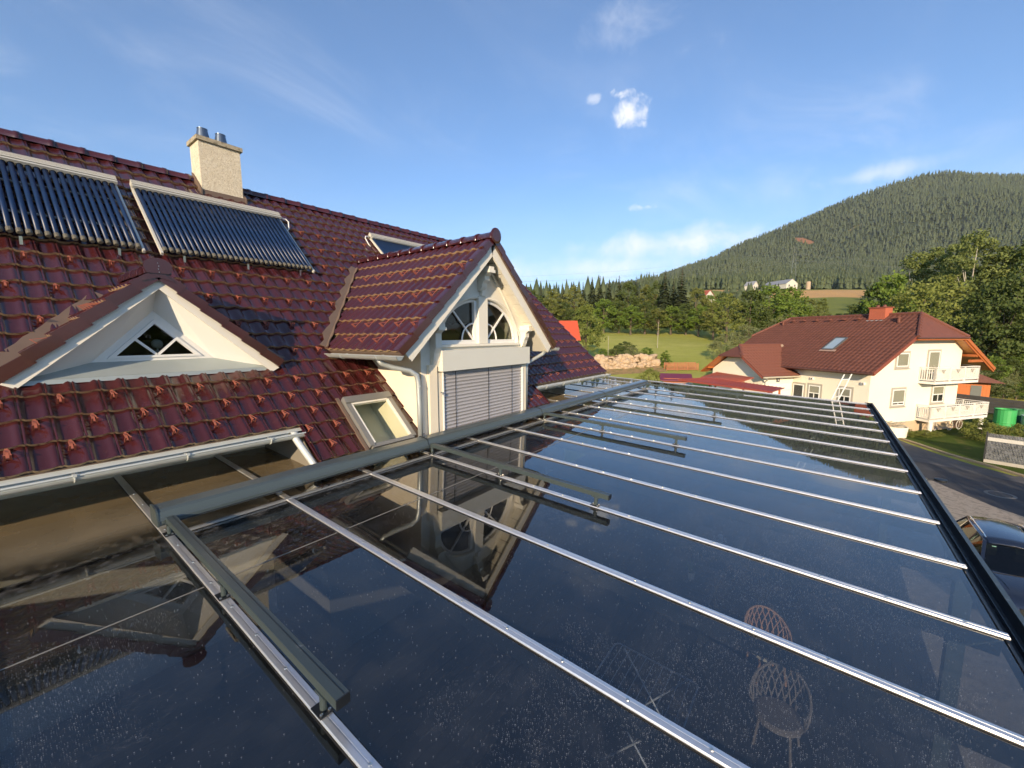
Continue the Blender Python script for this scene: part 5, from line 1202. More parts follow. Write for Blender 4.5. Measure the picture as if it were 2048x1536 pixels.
# ================================================================== fence, car and small things by the road
fn = empty('privacy_fence', (33, -8, 0)); tag(fn, 'mesh fence filled with grey stone print strips and one white band', 'fence')
def stoneprint():
    m = bpy.data.materials.new('stone print strip'); m.use_nodes = True; t = m.node_tree; b = t.nodes['Principled BSDF']; q = G(t)
    pos = t.nodes.new('ShaderNodeNewGeometry').outputs['Position']; mp_ = t.nodes.new('ShaderNodeMapping'); mp_.inputs['Rotation'].default_value = (0, 0, .0); L(t, pos, mp_.inputs[0])
    s_ = t.nodes.new('ShaderNodeSeparateXYZ'); L(t, pos, s_.inputs[0]); c_ = t.nodes.new('ShaderNodeCombineXYZ'); L(t, q.m('SUBTRACT', s_.outputs[0], q.m('MULTIPLY', s_.outputs[1], 2.9)), c_.inputs[0]); L(t, s_.outputs[2], c_.inputs[1])
    n = q.noise(c_.outputs[0], 3.5, 4, .6); v = t.nodes.new('ShaderNodeTexVoronoi'); v.inputs['Scale'].default_value = 2.4; L(t, c_.outputs[0], v.inputs['Vector'])
    L(t, q.mix(q.ramp(n, .35, .62), (.028, .036, .05), (.15, .16, .175)), b.inputs['Base Color']); b.inputs['Roughness'].default_value = .5
    return m
STONEP = stoneprint(); FWHT = mat('white strip', (.70, .68, .62), .5, var=.04); FCON = mat('fence kerb', (.42, .39, .33), .9, var=.1, vscale=5)
f0, f1 = Vector((32.62, -7.42, 0)), Vector((28.6, -21.0, 0)); fd = (f1 - f0).normalized(); fz = .22
MB().bar(f0 + Vector((0, 0, .11)), f1 + Vector((0, 0, .11)), .12, .22).obj('kerb_board', FCON, fn)
for r in range(7):
    z = fz + .02 + r * .202 + .1; MB().bar(f0 + Vector((0, 0, z)), f1 + Vector((0, 0, z)), .012, .190).obj('privacy_strip', FWHT if r == 5 else STONEP, fn)
q = MB(); k = 0
for i in range(int((f1 - f0).length / .05)):
    P = f0 + fd * (i * .05); 
    for s_ in (-1, 1): q.bar(P + Vector((0, 0, fz)) + Vector((fd.y, -fd.x, 0)) * (.012 * s_), P + Vector((0, 0, fz + 1.46)) + Vector((fd.y, -fd.x, 0)) * (.012 * s_), .005, .005)
tag(q.obj('mesh_rods', SCREW, fn), kind='stuff')
for i in range(6): MB().bar(f0 + fd * (i * 2.5) + Vector((0, 0, 0)), f0 + fd * (i * 2.5) + Vector((0, 0, 1.74)), .06, .04).obj('post', BLACKM, fn)
# ---- black car below, nose towards us
car = empty('parked_car', (16.2, -4.42, 0)); tag(car, 'black car parked below the gutter beam, cut off by the right edge', 'car')
PAINT = mat('black blue car paint', (.006, .010, .026), .20, .0, var=.2, vscale=2, coat=1.0, spec=.6)
CGL = winglass('car glass', (.30, .34, .32), 1.5)
CX0, CY = 14.05, -4.42                                # nose x, centre line; length 4.3, width 1.82
def loft(st, name, m, parent, n=24, smooth=True, cap=True):
    """stations: (x, half width, z bottom, z top, exponent)"""
    V = []; F = []
    for x, hw, zb_, zt, ex in st:
        zc, hz = (zb_ + zt) / 2, (zt - zb_) / 2
        for k in range(n):
            t_ = 2 * math.pi * k / n; c_, s_ = math.cos(t_), math.sin(t_)
            V.append((CX0 + x, CY + hw * math.copysign(abs(c_) ** (2 / ex), c_), zc + hz * math.copysign(abs(s_) ** (2 / ex), s_)))
    for i in range(len(st) - 1):
        for k in range(n): F.append((i * n + k, i * n + (k + 1) % n, (i + 1) * n + (k + 1) % n, (i + 1) * n + k))
    q = MB(); q.add(V, F); 
    if cap: q.add(V[:n], [tuple(range(n))]); q.add(V[-n:], [tuple(range(n))])
    return q.obj(name, m, parent, smooth=smooth)
body = loft([(0, .62, .36, .62, 3.5), (.06, .78, .26, .74, 4), (.25, .86, .22, .84, 4.5), (.60, .89, .20, .93, 5), (1.0, .90, .20, .98, 5), (1.35, .905, .20, 1.02, 5.5), (2.2, .91, .20, 1.03, 6), (3.3, .91, .20, 1.05, 6), (3.9, .89, .22, 1.06, 5), (4.2, .84, .28, 1.0, 4.5), (4.32, .70, .36, .85, 3.5)], 'body', PAINT, car)
# greenhouse as glass with roof skin, pillars
def GP(x, y, z): return Vector((CX0 + x, CY + y, z))
roofpts = [(1.95, .54), (2.3, .57), (3.0, .58), (3.6, .55), (3.95, .48)]
q = MB(); V = []; F = []; nn = 9
for x, hw in roofpts:
    for j in range(nn):
        f = -1 + 2 * j / (nn - 1); zt = 1.50 + (-.055 if x < 2 else 0) + (-.03 if x > 3.7 else 0) - .055 * f * f; V.append(GP(x, f * hw, zt))
for i in range(len(roofpts) - 1):
    for j in range(nn - 1): F.append((i * nn + j, i * nn + j + 1, (i + 1) * nn + j + 1, (i + 1) * nn + j))
q.add(V, F); rf = q.obj('roof', PAINT, car, smooth=True); rf.modifiers.new('thickness', 'SOLIDIFY').thickness = .03
MB().prism([GP(1.12, -.70, 1.0), GP(1.12, .70, 1.0), GP(1.95, .52, 1.395), GP(1.95, -.52, 1.395)], (0.005, 0, .006)).obj('windscreen', CGL, car)
MB().prism([GP(4.18, -.66, 1.03), GP(4.18, .66, 1.03), GP(3.93, .46, 1.39), GP(3.93, -.46, 1.39)], (-.005, 0, .006)).obj('rear_window', CGL, car)
for s in (-1, 1):
    y0, y1 = s * .80, s * .56
    for x0, x1, xt0, xt1, nm in ((1.42, 2.42, 2.05, 2.45, 'front_door_window'), (2.52, 3.42, 2.55, 3.40, 'rear_door_window'), (3.50, 3.98, 3.48, 3.72, 'quarter_window')):
        MB().prism([GP(x0, y0, 1.02), GP(x1, y0, 1.03), GP(xt1, y1, 1.40), GP(xt0, y1, 1.40)], (0, -s * .006, 0)).obj(nm, CGL, car)
    q = MB()
    for a, b in (((1.15, .74, 1.0), (2.0, .545, 1.42)), ((2.47, .805, 1.0), (2.50, .57, 1.42)), ((3.46, .80, 1.02), (3.44, .565, 1.42)), ((4.12, .74, 1.02), (3.86, .50, 1.41))): q.bar(GP(a[0], s * a[1], a[2]), GP(b[0], s * b[1], b[2]), .07, .05)
    q.tube([GP(1.98, s * .55, 1.43), GP(2.5, s * .585, 1.47), GP(3.3, s * .58, 1.475), GP(3.9, s * .50, 1.42)], .022, 6)
    q.obj('pillars', PAINT, car)
    MB().tube([GP(2.1, s * .50, 1.49), GP(2.25, s * .515, 1.53), GP(3.6, s * .505, 1.525), GP(3.75, s * .48, 1.48)], .014, 6).obj('roof_rail', mat('chrome', (.75, .74, .72), .2, 1.0), car)
    mq = MB(); mq.box(GP(1.55, s * 1.0, 1.07), (.06, .09, .06)); mq.bar(GP(1.55, s * .86, 1.03), GP(1.55, s * .95, 1.05), .04, .03); mq.obj('mirror', PAINT, car)
    hl = MB().prism([GP(.09, s * .52, .70), GP(.20, s * .845, .74), GP(.42, s * .875, .83), GP(.30, s * .80, .86), GP(.13, s * .55, .785)], (0, 0, .012)).obj('headlight', mat('lamp cover', (.30, .33, .36), .12, .6, coat=1.0), car)
    for yy, xx in ((.60, .16), (.74, .24)): MB().lathe(GP(xx, s * yy, .775), [(.055, 0), (.06, .018), (.045, .026), (0, .02)], 14).obj('lens', mat('chrome', (.75, .74, .72), .2, 1.0), hl)
    for x in (.78, 3.45):
        wq = MB(); c_ = GP(x, s * .83, .32); wq.tube([c_ - Vector((0, .10, 0)), c_ + Vector((0, .10, 0))], .315, 22); w = wq.obj('wheel', RUBBER, car)
        rq = MB(); rq.tube([c_ + Vector((0, s * .085, 0)), c_ + Vector((0, s * .105, 0))], .21, 18); rq.obj('rim', SCREW, w)
q = MB(); q.mm(GP(-.01, -.34, .50), GP(.03, .34, .66)); q.obj('grille', BLACKM, car)
q = MB()
for y in (-.38, .38):
    q.mm(GP(2.0, y - .22, .60), GP(2.5, y + .22, .80)); q.prism([GP(2.42, y - .22, .78), GP(2.42, y + .22, .78), GP(2.62, y + .20, 1.30), GP(2.62, y - .20, 1.30)], (.10, 0, 0))
q.mm(GP(3.0, -.65, .60), GP(3.5, .65, .80)); q.mm(GP(3.42, -.65, .78), GP(3.55, .65, 1.28))
q.obj('seats', mat('beige leather', (.40, .34, .24), .7, var=.1), car)
MB().mm(GP(1.20, -.68, .90), GP(1.52, .68, .985)).obj('dashboard', DARKIN, car)
MB().mm(GP(1.86, .36, 1.335), GP(1.875, .44, 1.365)).obj('toll_sticker', mat('mint sticker', (.30, .60, .50), .6), car)
for s in (-1, 1): MB().bar(GP(1.10, s * .30 - .25, .995), GP(1.02, s * .30 + .28, .985), .012, .01).obj('wiper', RUBBER, car)
for s in (-1, 1): MB().bar(GP(.45, s * .42, .925), GP(1.05, s * .58, .985), .012, .008).obj('bonnet_crease', PAINT, car)

# ---- rockery, fence posts, crates, small roofs on the meadow edge
STONE = mat('sandstone boulder', (.46, .34, .22), .95, var=.35, vscale=2.5, bump=.6, bscale=9, bdist=.05)
import bmesh
def boulder_mesh(seed):
    bm = bmesh.new(); bmesh.ops.create_icosphere(bm, subdivisions=2, radius=1); r = random.Random(seed)
    ax_ = [Vector((r.gauss(0, 1), r.gauss(0, 1), r.gauss(0, 1))).normalized() for _ in range(7)]
    for v in bm.verts:
        k = 1.0
        for a in ax_: 
            d_ = v.co.dot(a)
            if d_ > .62: k = min(k, .62 / d_ + .04)
        v.co = v.co * k * r.uniform(.96, 1.04)
    me = bpy.data.meshes.new('boulder'); bm.to_mesh(me); bm.free(); me.materials.append(STONE); return me
BM = [boulder_mesh(i) for i in range(5)]
rk_ = empty('rockery', dl(59, 17)); tag(rk_, 'dry stone bank of pale boulders at the foot of the meadow', 'rockery')
for i in range(210):
    f = random.random(); hgt = 1.75 * random.random(); s_ = random.choice((.2, .28, .36, .46, .58)) * random.uniform(.85, 1.15)
    P = dl(57.0 + 3.0 * f + hgt * .75 + random.uniform(-.25, .25), 12.0 + 9.6 * f + random.uniform(-.3, .3), .12 + hgt + .12 * math.sin(f * 19) - .25 * s_)
    link('boulder', random.choice(BM), rk_, Matrix.Translation(P) @ Matrix.Rotation(random.uniform(0, 6.28), 4, 'Z') @ Matrix.Rotation(random.uniform(-.7, .7), 4, 'X') @ Matrix.Diagonal((s_ * random.uniform(.9, 1.5), s_, s_ * random.uniform(.6, 1.0), 1)))
bank = MB(); NBk = 24
for k in range(NBk):
    for (df, h) in ((-3.5, 0.0), (.6, .35), (1.9, 1.75), (5.0, .0)):
        f = k / (NBk - 1); bank.v.append(tuple(dl(57 + 3.0 * f + df, 11.4 + 10.6 * f, h + (random.uniform(-.08, .08) if h else -.1))))
for k in range(NBk - 1):
    for j in range(3): a = k * 4 + j; bank.f.append((a, a + 1, a + 5, a + 4)); bank.mi.append(0)
tag(bank.obj('earth_bank', mat('dry grassy earth', (.26, .17, .075), .95, var=.4, vscale=2, col2=(.14, .13, .035), c2=(.45, .65), c2scale=1.2), smooth=True), kind='structure')
POLE = mat('weathered pole', (.34, .31, .25), .9, var=.2, vscale=4)
def pole(D_, L_, h, label, r=.09):
    P = dl(D_, L_, 0); t = MB().tube([P, P + Vector((0, 0, h))], [r, r * .8], 8).obj('wooden_pole', POLE); tag(t, label, 'pole', 'poles standing in the meadow')
pole(60, 14.2, 4.6, 'tall thin pole left in the meadow above the rockery', .035); pole(80, 28.6, 5.0, 'thin pole standing in the middle of the meadow', .05)
for i, (D_, L_) in enumerate(((44, 13.6), (44.6, 14.9), (45.2, 16.2), (45.8, 17.4))):
    P = dl(D_, L_, 0); t = MB().bar(P, P + Vector((0, 0, 1.3)), .09, .09).obj('fence_post', POLE); tag(t, ['leftmost', 'second', 'third', 'rightmost'][i] + ' thin wooden fence post on the dry grass below the rockery', 'post', 'posts below the rockery')
cr_ = empty('compost_bin', dl(58, 22.5)); tag(cr_, 'row of reddish slatted wooden compost bins beside the meadow', 'compost bin')
CRW = mat('reddish slats', (.36, .14, .065), .8, var=.2, vscale=3)
for k in range(3):
    for r in range(5):
        for s_ in (0, 1):
            a, b = dl(58 + .2 * k + s_ * 1.0, 22.2 + k * 1.6), dl(58 + .2 * k + s_ * 1.0, 23.7 + k * 1.6); z = max(a.z, b.z) + .14 + r * .19
            MB().bar((a.x, a.y, z), (b.x, b.y, z), .03, .12).obj('slat', CRW, cr_)
    for f in (0, 1.5):
        for s_ in (0, 1):
            P = dl(58 + .2 * k + s_ * 1.0, 22.2 + k * 1.6 + f); MB().bar(P - Vector((0, 0, .1)), P + Vector((0, 0, 1.02)), .08, .08).obj('corner_post', CRW, cr_)
def shed(name, D_, L_, w, d_, h, rise, rm, wm, label, rot=0):
    P = dl(D_, L_); t = empty(name, P); tag(t, label, 'shed'); R3 = Matrix.Translation(P) @ Matrix.Rotation(rot, 4, 'Z'); f = lambda x, y, z: R3 @ Vector((x, y, z))
    MB().prism([f(-w / 2, -d_ / 2, -.5), f(w / 2, -d_ / 2, -.5), f(w / 2, d_ / 2, -.5), f(-w / 2, d_ / 2, -.5)], (0, 0, h + .5)).obj('wall', wm, t)
    for s_ in (-1, 1):
        MB().prism([f(s_ * (w / 2 + .4), -d_ / 2 - .4, h - .25), f(s_ * (w / 2 + .4), d_ / 2 + .4, h - .25), f(0, d_ / 2 + .4, h + rise), f(0, -d_ / 2 - .4, h + rise)], (0, 0, .08)).obj('roof', rm, t)
    MB().prism([f(-w / 2, -d_ / 2, h - .02), f(w / 2, -d_ / 2, h - .02), f(0, -d_ / 2, h + rise - .08)], R3.to_3x3() @ Vector((0, d_, 0))).obj('gable', wm, t)
    return t
shed('red_roofed_house', 62, 6.4, 6.0, 6.2, 4.0, 2.6, mat('bright orange red tiles', (.52, .085, .035), .6, var=.2, vscale=4), NWALL, 'house with bright orange red roof peeping past the verge', math.radians(37.35))
t = shed('garden_hut', 46, 18.6, 3.0, 2.6, 1.5, .35, mat('dark maroon sheet', (.16, .025, .05), .5, var=.1), NWOOD, 'low hut with dark maroon roof behind the red carport', math.radians(20))
wb = empty('woodpile', dl(43.5, 17.3)); tag(wb, 'low orange brown stack of firewood with a pale cover', 'woodpile')
LOG = mat('log ends', (.55, .22, .08), .8, var=.4, vscale=6)
for r in range(5):
    for c in range(11):
        P = dl(43.2 + .04 * c, 16.4 + c * .26); P.z = dl(43.2, 17.5).z + .13 + r * .225
        MB().tube([P - FWD * .25, P + FWD * .35], .105, 7).obj('log', LOG, wb)
MB().bar(dl(43.3, 16.1, 1.30), dl(43.7, 19.4, 1.32), .9, .07).obj('cover', mat('pale sheet', (.55, .50, .44), .7), wb)
# ---- far farm buildings, pylon and wires
def far_house(name, D_, L_, w, d_, h, rise, rm, wm, label, rot):
    t = shed(name, D_, L_, w, d_, h, rise, rm, wm, label, rot); t['category'] = 'house' if 'house' in name else 'barn'
    P = dl(D_, L_); R3 = Matrix.Translation(P) @ Matrix.Rotation(rot, 4, 'Z')
    for k in (-.25, .25):
        for z in ((.35, .7) if h > 4 else (.5,)):
            c_ = R3 @ Vector((w * k, -d_ / 2 - .03, h * z)); MB().box(c_, (.6, .03, .75), tuple((R3.to_3x3() @ Vector(v)) for v in ((1, 0, 0), (0, 1, 0), (0, 0, 1)))).obj('window', mat('far window', (.05, .05, .06), .3), t)
    return t
GREYR = mat('grey sheet roof', (.26, .27, .29), .6, var=.1); FWH = mat('far white wall', (.58, .55, .48), .9, var=.04)
far_house('white_house', 322, 186, 6, 7, 3.6, 3.0, GREYR, FWH, 'small white gabled house on the slope beyond the wood', math.radians(-25))
far_house('long_barn', 350, 226, 11, 24, 3.6, 3.6, GREYR, FWH, 'long barn with grey roof and white walls above the cornfield', math.radians(-40))
far_house('red_gabled_house', 235, 108, 9, 11, 5.0, 4.5, mat('far red roof', (.36, .08, .05), .8), FWH, 'small cream house with red roof among the trees', math.radians(-30))
P = dl(344, 246); sl_ = MB().lathe(P - Vector((0, 0, 1)), [(1.7, 0), (1.7, 7.2), (1.5, 7.6), (0, 8.0)], 18).obj('silo', mat('tan silo', (.42, .32, .22), .8, var=.1)); tag(sl_, 'tan round silo at the end of the grey barn', 'silo')
pyl = empty('power_pylon', dl(430, 291)); tag(pyl, 'thin lattice power pylon in front of the forested mountain', 'pylon')
P = dl(430, 291); GAL = mat('galvanised steel', (.20, .22, .21), .6, .4)
q = MB(); Hh = 44
for sx in (-1, 1):
    for sy in (-1, 1): q.bar(P + Vector((sx * 3, sy * 3, -2)), P + Vector((sx * .5, sy * .5, Hh)), .13, .13)
for k in range(9):
    z0, z1 = k * Hh / 9, (k + 1) * Hh / 9; w0, w1 = 3 - 2.5 * k / 9, 3 - 2.5 * (k + 1) / 9
    for s_ in (-1, 1): q.bar(P + Vector((-w0, s_ * w0, z0)), P + Vector((w1, s_ * w1, z1)), .07, .07); q.bar(P + Vector((s_ * w0, -w0, z0)), P + Vector((s_ * w1, w1, z1)), .07, .07)
q.obj('mast', GAL, pyl)
for z, w in ((30, 6), (36, 7), (42, 5)): MB().bar(P + RGT * -w + Vector((0, 0, z)), P + RGT * w + Vector((0, 0, z)), .14, .14).obj('cross_arm', GAL, pyl)
CABLE = mat('power cable', (.22, .23, .24), .6, .3)
PH = {(30, -6): 'lowest', (30, 6): 'second lowest', (36, -7): 'middle', (36, 7): 'second highest', (42, 0): 'highest'}
for z, w in ((30, -6), (30, 6), (36, -7), (36, 7), (42, 0)):
    for sgn, (D2, L2, z2) in ((-1, (380, -90, 30)), (1, (470, 900, 60))):
        A_ = P + RGT * w + Vector((0, 0, z)); B_ = FWD * D2 + RGT * (L2 + w) + Vector((0, 0, float(ground(D2, L2)) + z * .8)); n = 18
        pts = [A_.lerp(B_, k / n) - Vector((0, 0, 9 * 4 * (k / n) * (1 - k / n))) for k in range(n + 1)]
        o = MB().tube(pts, .045, 4).obj('power_line', CABLE); tag(o, PH[(z, w)] + ' thin power cable running ' + ('left' if sgn < 0 else 'right') + ' from the lattice pylon', 'cable', 'power cables from the pylon')
# ================================================================== trees and bushes
def leafmat(name, c0, c1, rough=.7, transl=.25):
    m = bpy.data.materials.new(name); m.use_nodes = True; t = m.node_tree; b = t.nodes['Principled BSDF']; q = G(t)
    at = t.nodes.new('ShaderNodeAttribute'); at.attribute_name = 'tint'; oi = t.nodes.new('ShaderNodeObjectInfo')
    f = q.m('FRACT', q.m('ADD', at.outputs['Fac'], q.m('MULTIPLY', oi.outputs['Random'], .25)))
    geo = t.nodes.new('ShaderNodeNewGeometry'); n = q.noise(geo.outputs['Position'], 1.2, 4, .6)
    c = q.mix(q.m('ADD', q.m('MULTIPLY', at.outputs['Fac'], .7), q.m('MULTIPLY', n, .3)), c0, c1)
    L(t, c, b.inputs['Base Color']); b.inputs['Roughness'].default_value = rough; b.inputs['Specular IOR Level'].default_value = .2
    if transl:
        tl = t.nodes.new('ShaderNodeBsdfTranslucent'); L(t, c, tl.inputs[0]); mx = t.nodes.new('ShaderNodeMixShader'); mx.inputs[0].default_value = transl
        L(t, b.outputs[0], mx.inputs[1]); L(t, tl.outputs[0], mx.inputs[2]); L(t, mx.outputs[0], t.nodes['Material Output'].inputs[0])
    return m
BARK = mat('grey brown bark', (.11, .085, .06), .95, var=.35, vscale=6, bump=.6, bscale=12)
BIRCHB = mat('birch bark', (.52, .48, .40), .85, var=.3, vscale=3, col2=(.10, .09, .08), c2=(.60, .70), c2scale=5)
LF = {'round': leafmat('round tree leaves', (.105, .15, .030), (.225, .25, .06)), 'oval': leafmat('olive leaves', (.11, .14, .030), (.26, .26, .075)),
      'bright': leafmat('bright leaves', (.09, .16, .024), (.205, .27, .05)), 'dark': leafmat('dark leaves', (.052, .085, .022), (.135, .165, .046)),
      'birch': leafmat('birch leaves', (.11, .15, .038), (.24, .27, .085)), 'willow': leafmat('willow leaves', (.13, .155, .06), (.24, .25, .115)),
      'gold': leafmat('yellowing leaves', (.12, .155, .032), (.27, .285, .075)), 'spruce': leafmat('spruce needles', (.030, .050, .020), (.085, .10, .040), .8, .05)}
def leaf_cloud(r, clumps, per, lsize, spread, squash=(1, 1, 1)):
    """leaf quads scattered in clumps; returns vertices, faces, tint"""
    V, F, T = [], [], []
    for (c, cr, tint) in clumps:
        n = per
        p = r.normal(0, 1, (n, 3)); p /= np.linalg.norm(p, axis=1)[:, None]; p *= (r.random((n, 1)) ** .45) * cr * spread; p *= np.array(squash)
        p += np.array(c)
        u = r.normal(0, 1, (n, 3)); u /= np.linalg.norm(u, axis=1)[:, None]
        w = r.normal(0, 1, (n, 3)); w -= u * (u * w).sum(1)[:, None]; w /= np.linalg.norm(w, axis=1)[:, None]
        s = lsize * r.uniform(.6, 1.3, (n, 1))
        o = sum(len(x) for x in V)
        q = np.stack([p - u * s * .5, p + w * s * .32, p + u * s * .5, p - w * s * .32], 1).reshape(-1, 3)
        V.append(q); F.append(np.arange(n * 4).reshape(n, 4) + o); T.append(np.repeat(np.clip(tint + r.normal(0, .10, n), 0, 1), 4))
    V = np.concatenate(V); F = np.concatenate(F); T = np.concatenate(T)
    return V, F, np.stack([T, T, T, np.ones_like(T)], 1)
PROTO = {}
def proto_tree(kind, seed, H=10.0, W=7.0, base=.18, nclump=95, per=42, lsize=.42, bark=None, shape='round', leaf=None):
    r = np.random.default_rng(seed); cl = []
    limbs = []
    for i in range(nclump):
        t = (i + .5) / nclump; ph = i * 2.39996 + r.uniform(-.4, .4)
        hz = base + (1 - base) * r.beta(1.6, 1.35)
        k = (hz - base) / (1 - base)
        if shape == 'round': rad = math.sqrt(max(.02, 1 - (2 * k - .92) ** 2)) 
        elif shape == 'oval': rad = math.sin(math.pi * min(1, k * .88 + .10)) ** .75
        elif shape == 'column': rad = (.55 + .45 * math.sin(math.pi * k)) * (1 - .55 * k)
        else: rad = (1 - k) ** .8 * .9 + .12
        rr_ = rad * W / 2 * (.35 + .65 * math.sqrt(r.random())) * r.uniform(.82, 1.10)
        c = (rr_ * math.cos(ph), rr_ * math.sin(ph), hz * H); cr = W * r.uniform(.075, .145)
        cl.append((c, cr, r.uniform(.15, .85)))
        if i % 5 == 0: limbs.append(c)
    V, F, T = leaf_cloud(r, cl, per, lsize, 1.0, (1, 1, .75))
    crown = npmesh('crown', V, F, leaf or LF[kind], attr=T)
    q = MB(); tr = H * (.011 if kind == 'birch' else .020); q.tube([(0, 0, -.6), (.02 * H * .3, 0, H * .12), (.0, .015 * H, H * .40), (.01 * H, 0, H * .75)], [tr * 1.35, tr, tr * .7, tr * .25], 8)
    for c in limbs[:9]:
        z0 = max(H * base * .7, c[2] * .55); q.tube([(0, 0, z0), (c[0] * .5, c[1] * .5, (z0 + c[2]) / 2 + .05 * H * .3), c], [tr * .45, tr * .28, tr * .10], 5)
    trunk = q.mesh('trunk', bark or BARK)
    PROTO[kind + str(seed)] = (crown, trunk, H, W)
def proto_spruce(seed, H=10.0, W=3.6):
    r = np.random.default_rng(seed); V, F, T = [], [], []
    nl = 34
    for i in range(nl):
        k = i / nl; z = H * (.06 + .93 * k); rad = W / 2 * (1 - k) ** .82 * r.uniform(.82, 1.12) + .05; nb = max(5, int(13 * (1 - k) + 4))
        for j in range(nb):
            a = 2 * math.pi * (j + r.random() * .8) / nb + i; rl = rad * r.uniform(.7, 1.15); d = np.array([math.cos(a), math.sin(a), 0]); s = np.array([-d[1], d[0], 0]); dr = rl * r.uniform(.25, .5)
            wd = rl * r.uniform(.20, .30) + .05; o = len(V); tint = float(np.clip(r.normal(.45, .22), 0, 1))
            c = np.array([0, 0, z]); tip = c + d * rl - np.array([0, 0, dr])
            for kk in range(2):
                m_ = c + d * rl * (.35 + .3 * kk) - np.array([0, 0, dr * (.2 + .35 * kk)]); hang = np.array([0, 0, -wd * r.uniform(.4, 1.0)])
                o = len(V); V += [m_ - s * wd, m_ + d * wd * .9 + hang * .6, m_ + s * wd, m_ - d * wd * .7 + np.array([0, 0, wd * .35])]; F.append((o, o + 1, o + 2, o + 3)); T += [tint] * 4
            o = len(V); V += [c + d * .05, c + d * rl * .6 - s * wd * .8 - np.array([0, 0, dr * .5]), tip, c + d * rl * .6 + s * wd * .8 - np.array([0, 0, dr * .5])]; F.append((o, o + 1, o + 2, o + 3)); T += [tint] * 4
    T = np.array(T); crown = npmesh('crown', V, F, LF['spruce'], attr=np.stack([T, T, T, np.ones_like(T)], 1))
    q = MB(); q.tube([(0, 0, -.6), (0, 0, H * .5), (0, 0, H * .98)], [H * .016, H * .010, H * .002], 7); PROTO['spruce' + str(seed)] = (crown, q.mesh('trunk', BARK), H, W)
for s_ in (1, 2): proto_tree('round', s_, shape='round', lsize=.34, nclump=110, per=48)
for s_ in (1, 2): proto_tree('oval', s_, H=12, W=6.0, shape='oval', lsize=.36, nclump=105)
for s_ in (1, 2): proto_tree('bright', s_, H=11, W=7.0, shape='oval', lsize=.38, nclump=110)
for s_ in (1, 2): proto_tree('dark', s_, H=12, W=8.0, base=.08, shape='oval', lsize=.40, nclump=120, per=46)
proto_tree('birch', 1, H=14, W=6.0, base=.22, shape='oval', lsize=.30, nclump=125, per=58, bark=BIRCHB)
proto_tree('birch', 2, H=14, W=5.0, base=.25, shape='column', lsize=.30, nclump=115, per=58, bark=BIRCHB)
proto_tree('gold', 1, H=11, W=8.5, base=.06, shape='round', lsize=.34, nclump=125, per=48); proto_tree('gold', 2, H=11, W=6.0, base=.12, shape='oval', lsize=.34, nclump=90)
proto_tree('willow', 1, H=6, W=6.5, base=.05, shape='round', lsize=.26, nclump=85, per=46)
for s_ in (1, 2, 3): proto_spruce(s_, 10, 3.3 + .3 * s_)
def top_h(v, D): return CZ + D * math.tan(math.atan((768 - v) / FPX) - PITCH)
def plant(name, pk, P, h, w, label, group, rot=None):
    crown, trunk, H, W = PROTO[pk]; t = empty(name, P); t.matrix_basis = Matrix.Translation(P) @ Matrix.Rotation(random.uniform(0, 6.28) if rot is None else rot, 4, 'Z') @ Matrix.Diagonal((w / W, w / W, h / H, 1))
    tag(t, label, 'bush' if 'bush' in name or 'shrub' in name else 'tree', group)
    for nm, me in (('crown', crown), ('trunk', trunk)):
        o = bpy.data.objects.new(nm, me); COL.objects.link(o); o.parent = t
    return t
def tree_px(u, D, v, wpx, pk, name, label, group):
    Lt = D * (u - 1024) / FPX * (1.0 - .13 * (668 - v) / 811); P = dl(D, Lt); h = max(1.0, top_h(v, D) - P.z); w = wpx / FPX * D * 1.12
    return plant(name, pk, P, h, w, label, group)
ORD = ['first', 'second', 'third', 'fourth', 'fifth', 'sixth', 'seventh', 'eighth', 'ninth', 'tenth', 'eleventh', 'twelfth']
# wood behind the meadow, front row then the taller one behind
row = [(1072, 112, 592, 52, 'dark1'), (1100, 112, 598, 50, 'oval1'), (1128, 114, 606, 46, 'dark2'), (1208, 108, 600, 50, 'bright1'), (1238, 110, 604, 52, 'dark1'), (1262, 106, 612, 50, 'bright2'),
       (1290, 108, 606, 54, 'dark2'), (1316, 106, 618, 46, 'oval2'), (1342, 107, 614, 48, 'bright1'), (1372, 106, 608, 50, 'dark1'), (1398, 102, 612, 48, 'bright2')]
for k, (u, D, v, w, pk) in enumerate(row):
    tree_px(u, D, v, w, pk, 'leafy_tree', ORD[k] + ' leafy tree from the left along the upper meadow edge', 'trees along the meadow edge')
back = [(1058, 135, 578, 46, 'dark2'), (1082, 138, 574, 40, 'spruce1'), (1104, 134, 580, 44, 'oval2'), (1126, 140, 572, 36, 'spruce2'), (1148, 136, 574, 42, 'oval1'), (1166, 142, 562, 34, 'spruce3'), (1184, 140, 552, 36, 'spruce1'),
        (1200, 144, 550, 34, 'spruce2'), (1218, 140, 556, 36, 'spruce3'), (1238, 142, 549, 36, 'spruce1'), (1256, 138, 566, 44, 'dark1'), (1272, 142, 551, 36, 'spruce2'), (1294, 138, 572, 46, 'oval2'), (1312, 134, 566, 40, 'dark2'),
        (1330, 124, 538, 48, 'spruce3'), (1364, 122, 534, 52, 'spruce1'), (1347, 132, 556, 42, 'spruce2'), (1392, 132, 578, 46, 'oval1'), (1418, 134, 592, 44, 'bright1'), (1444, 138, 588, 40, 'dark2')]
cnt = {True: 0, False: 0}
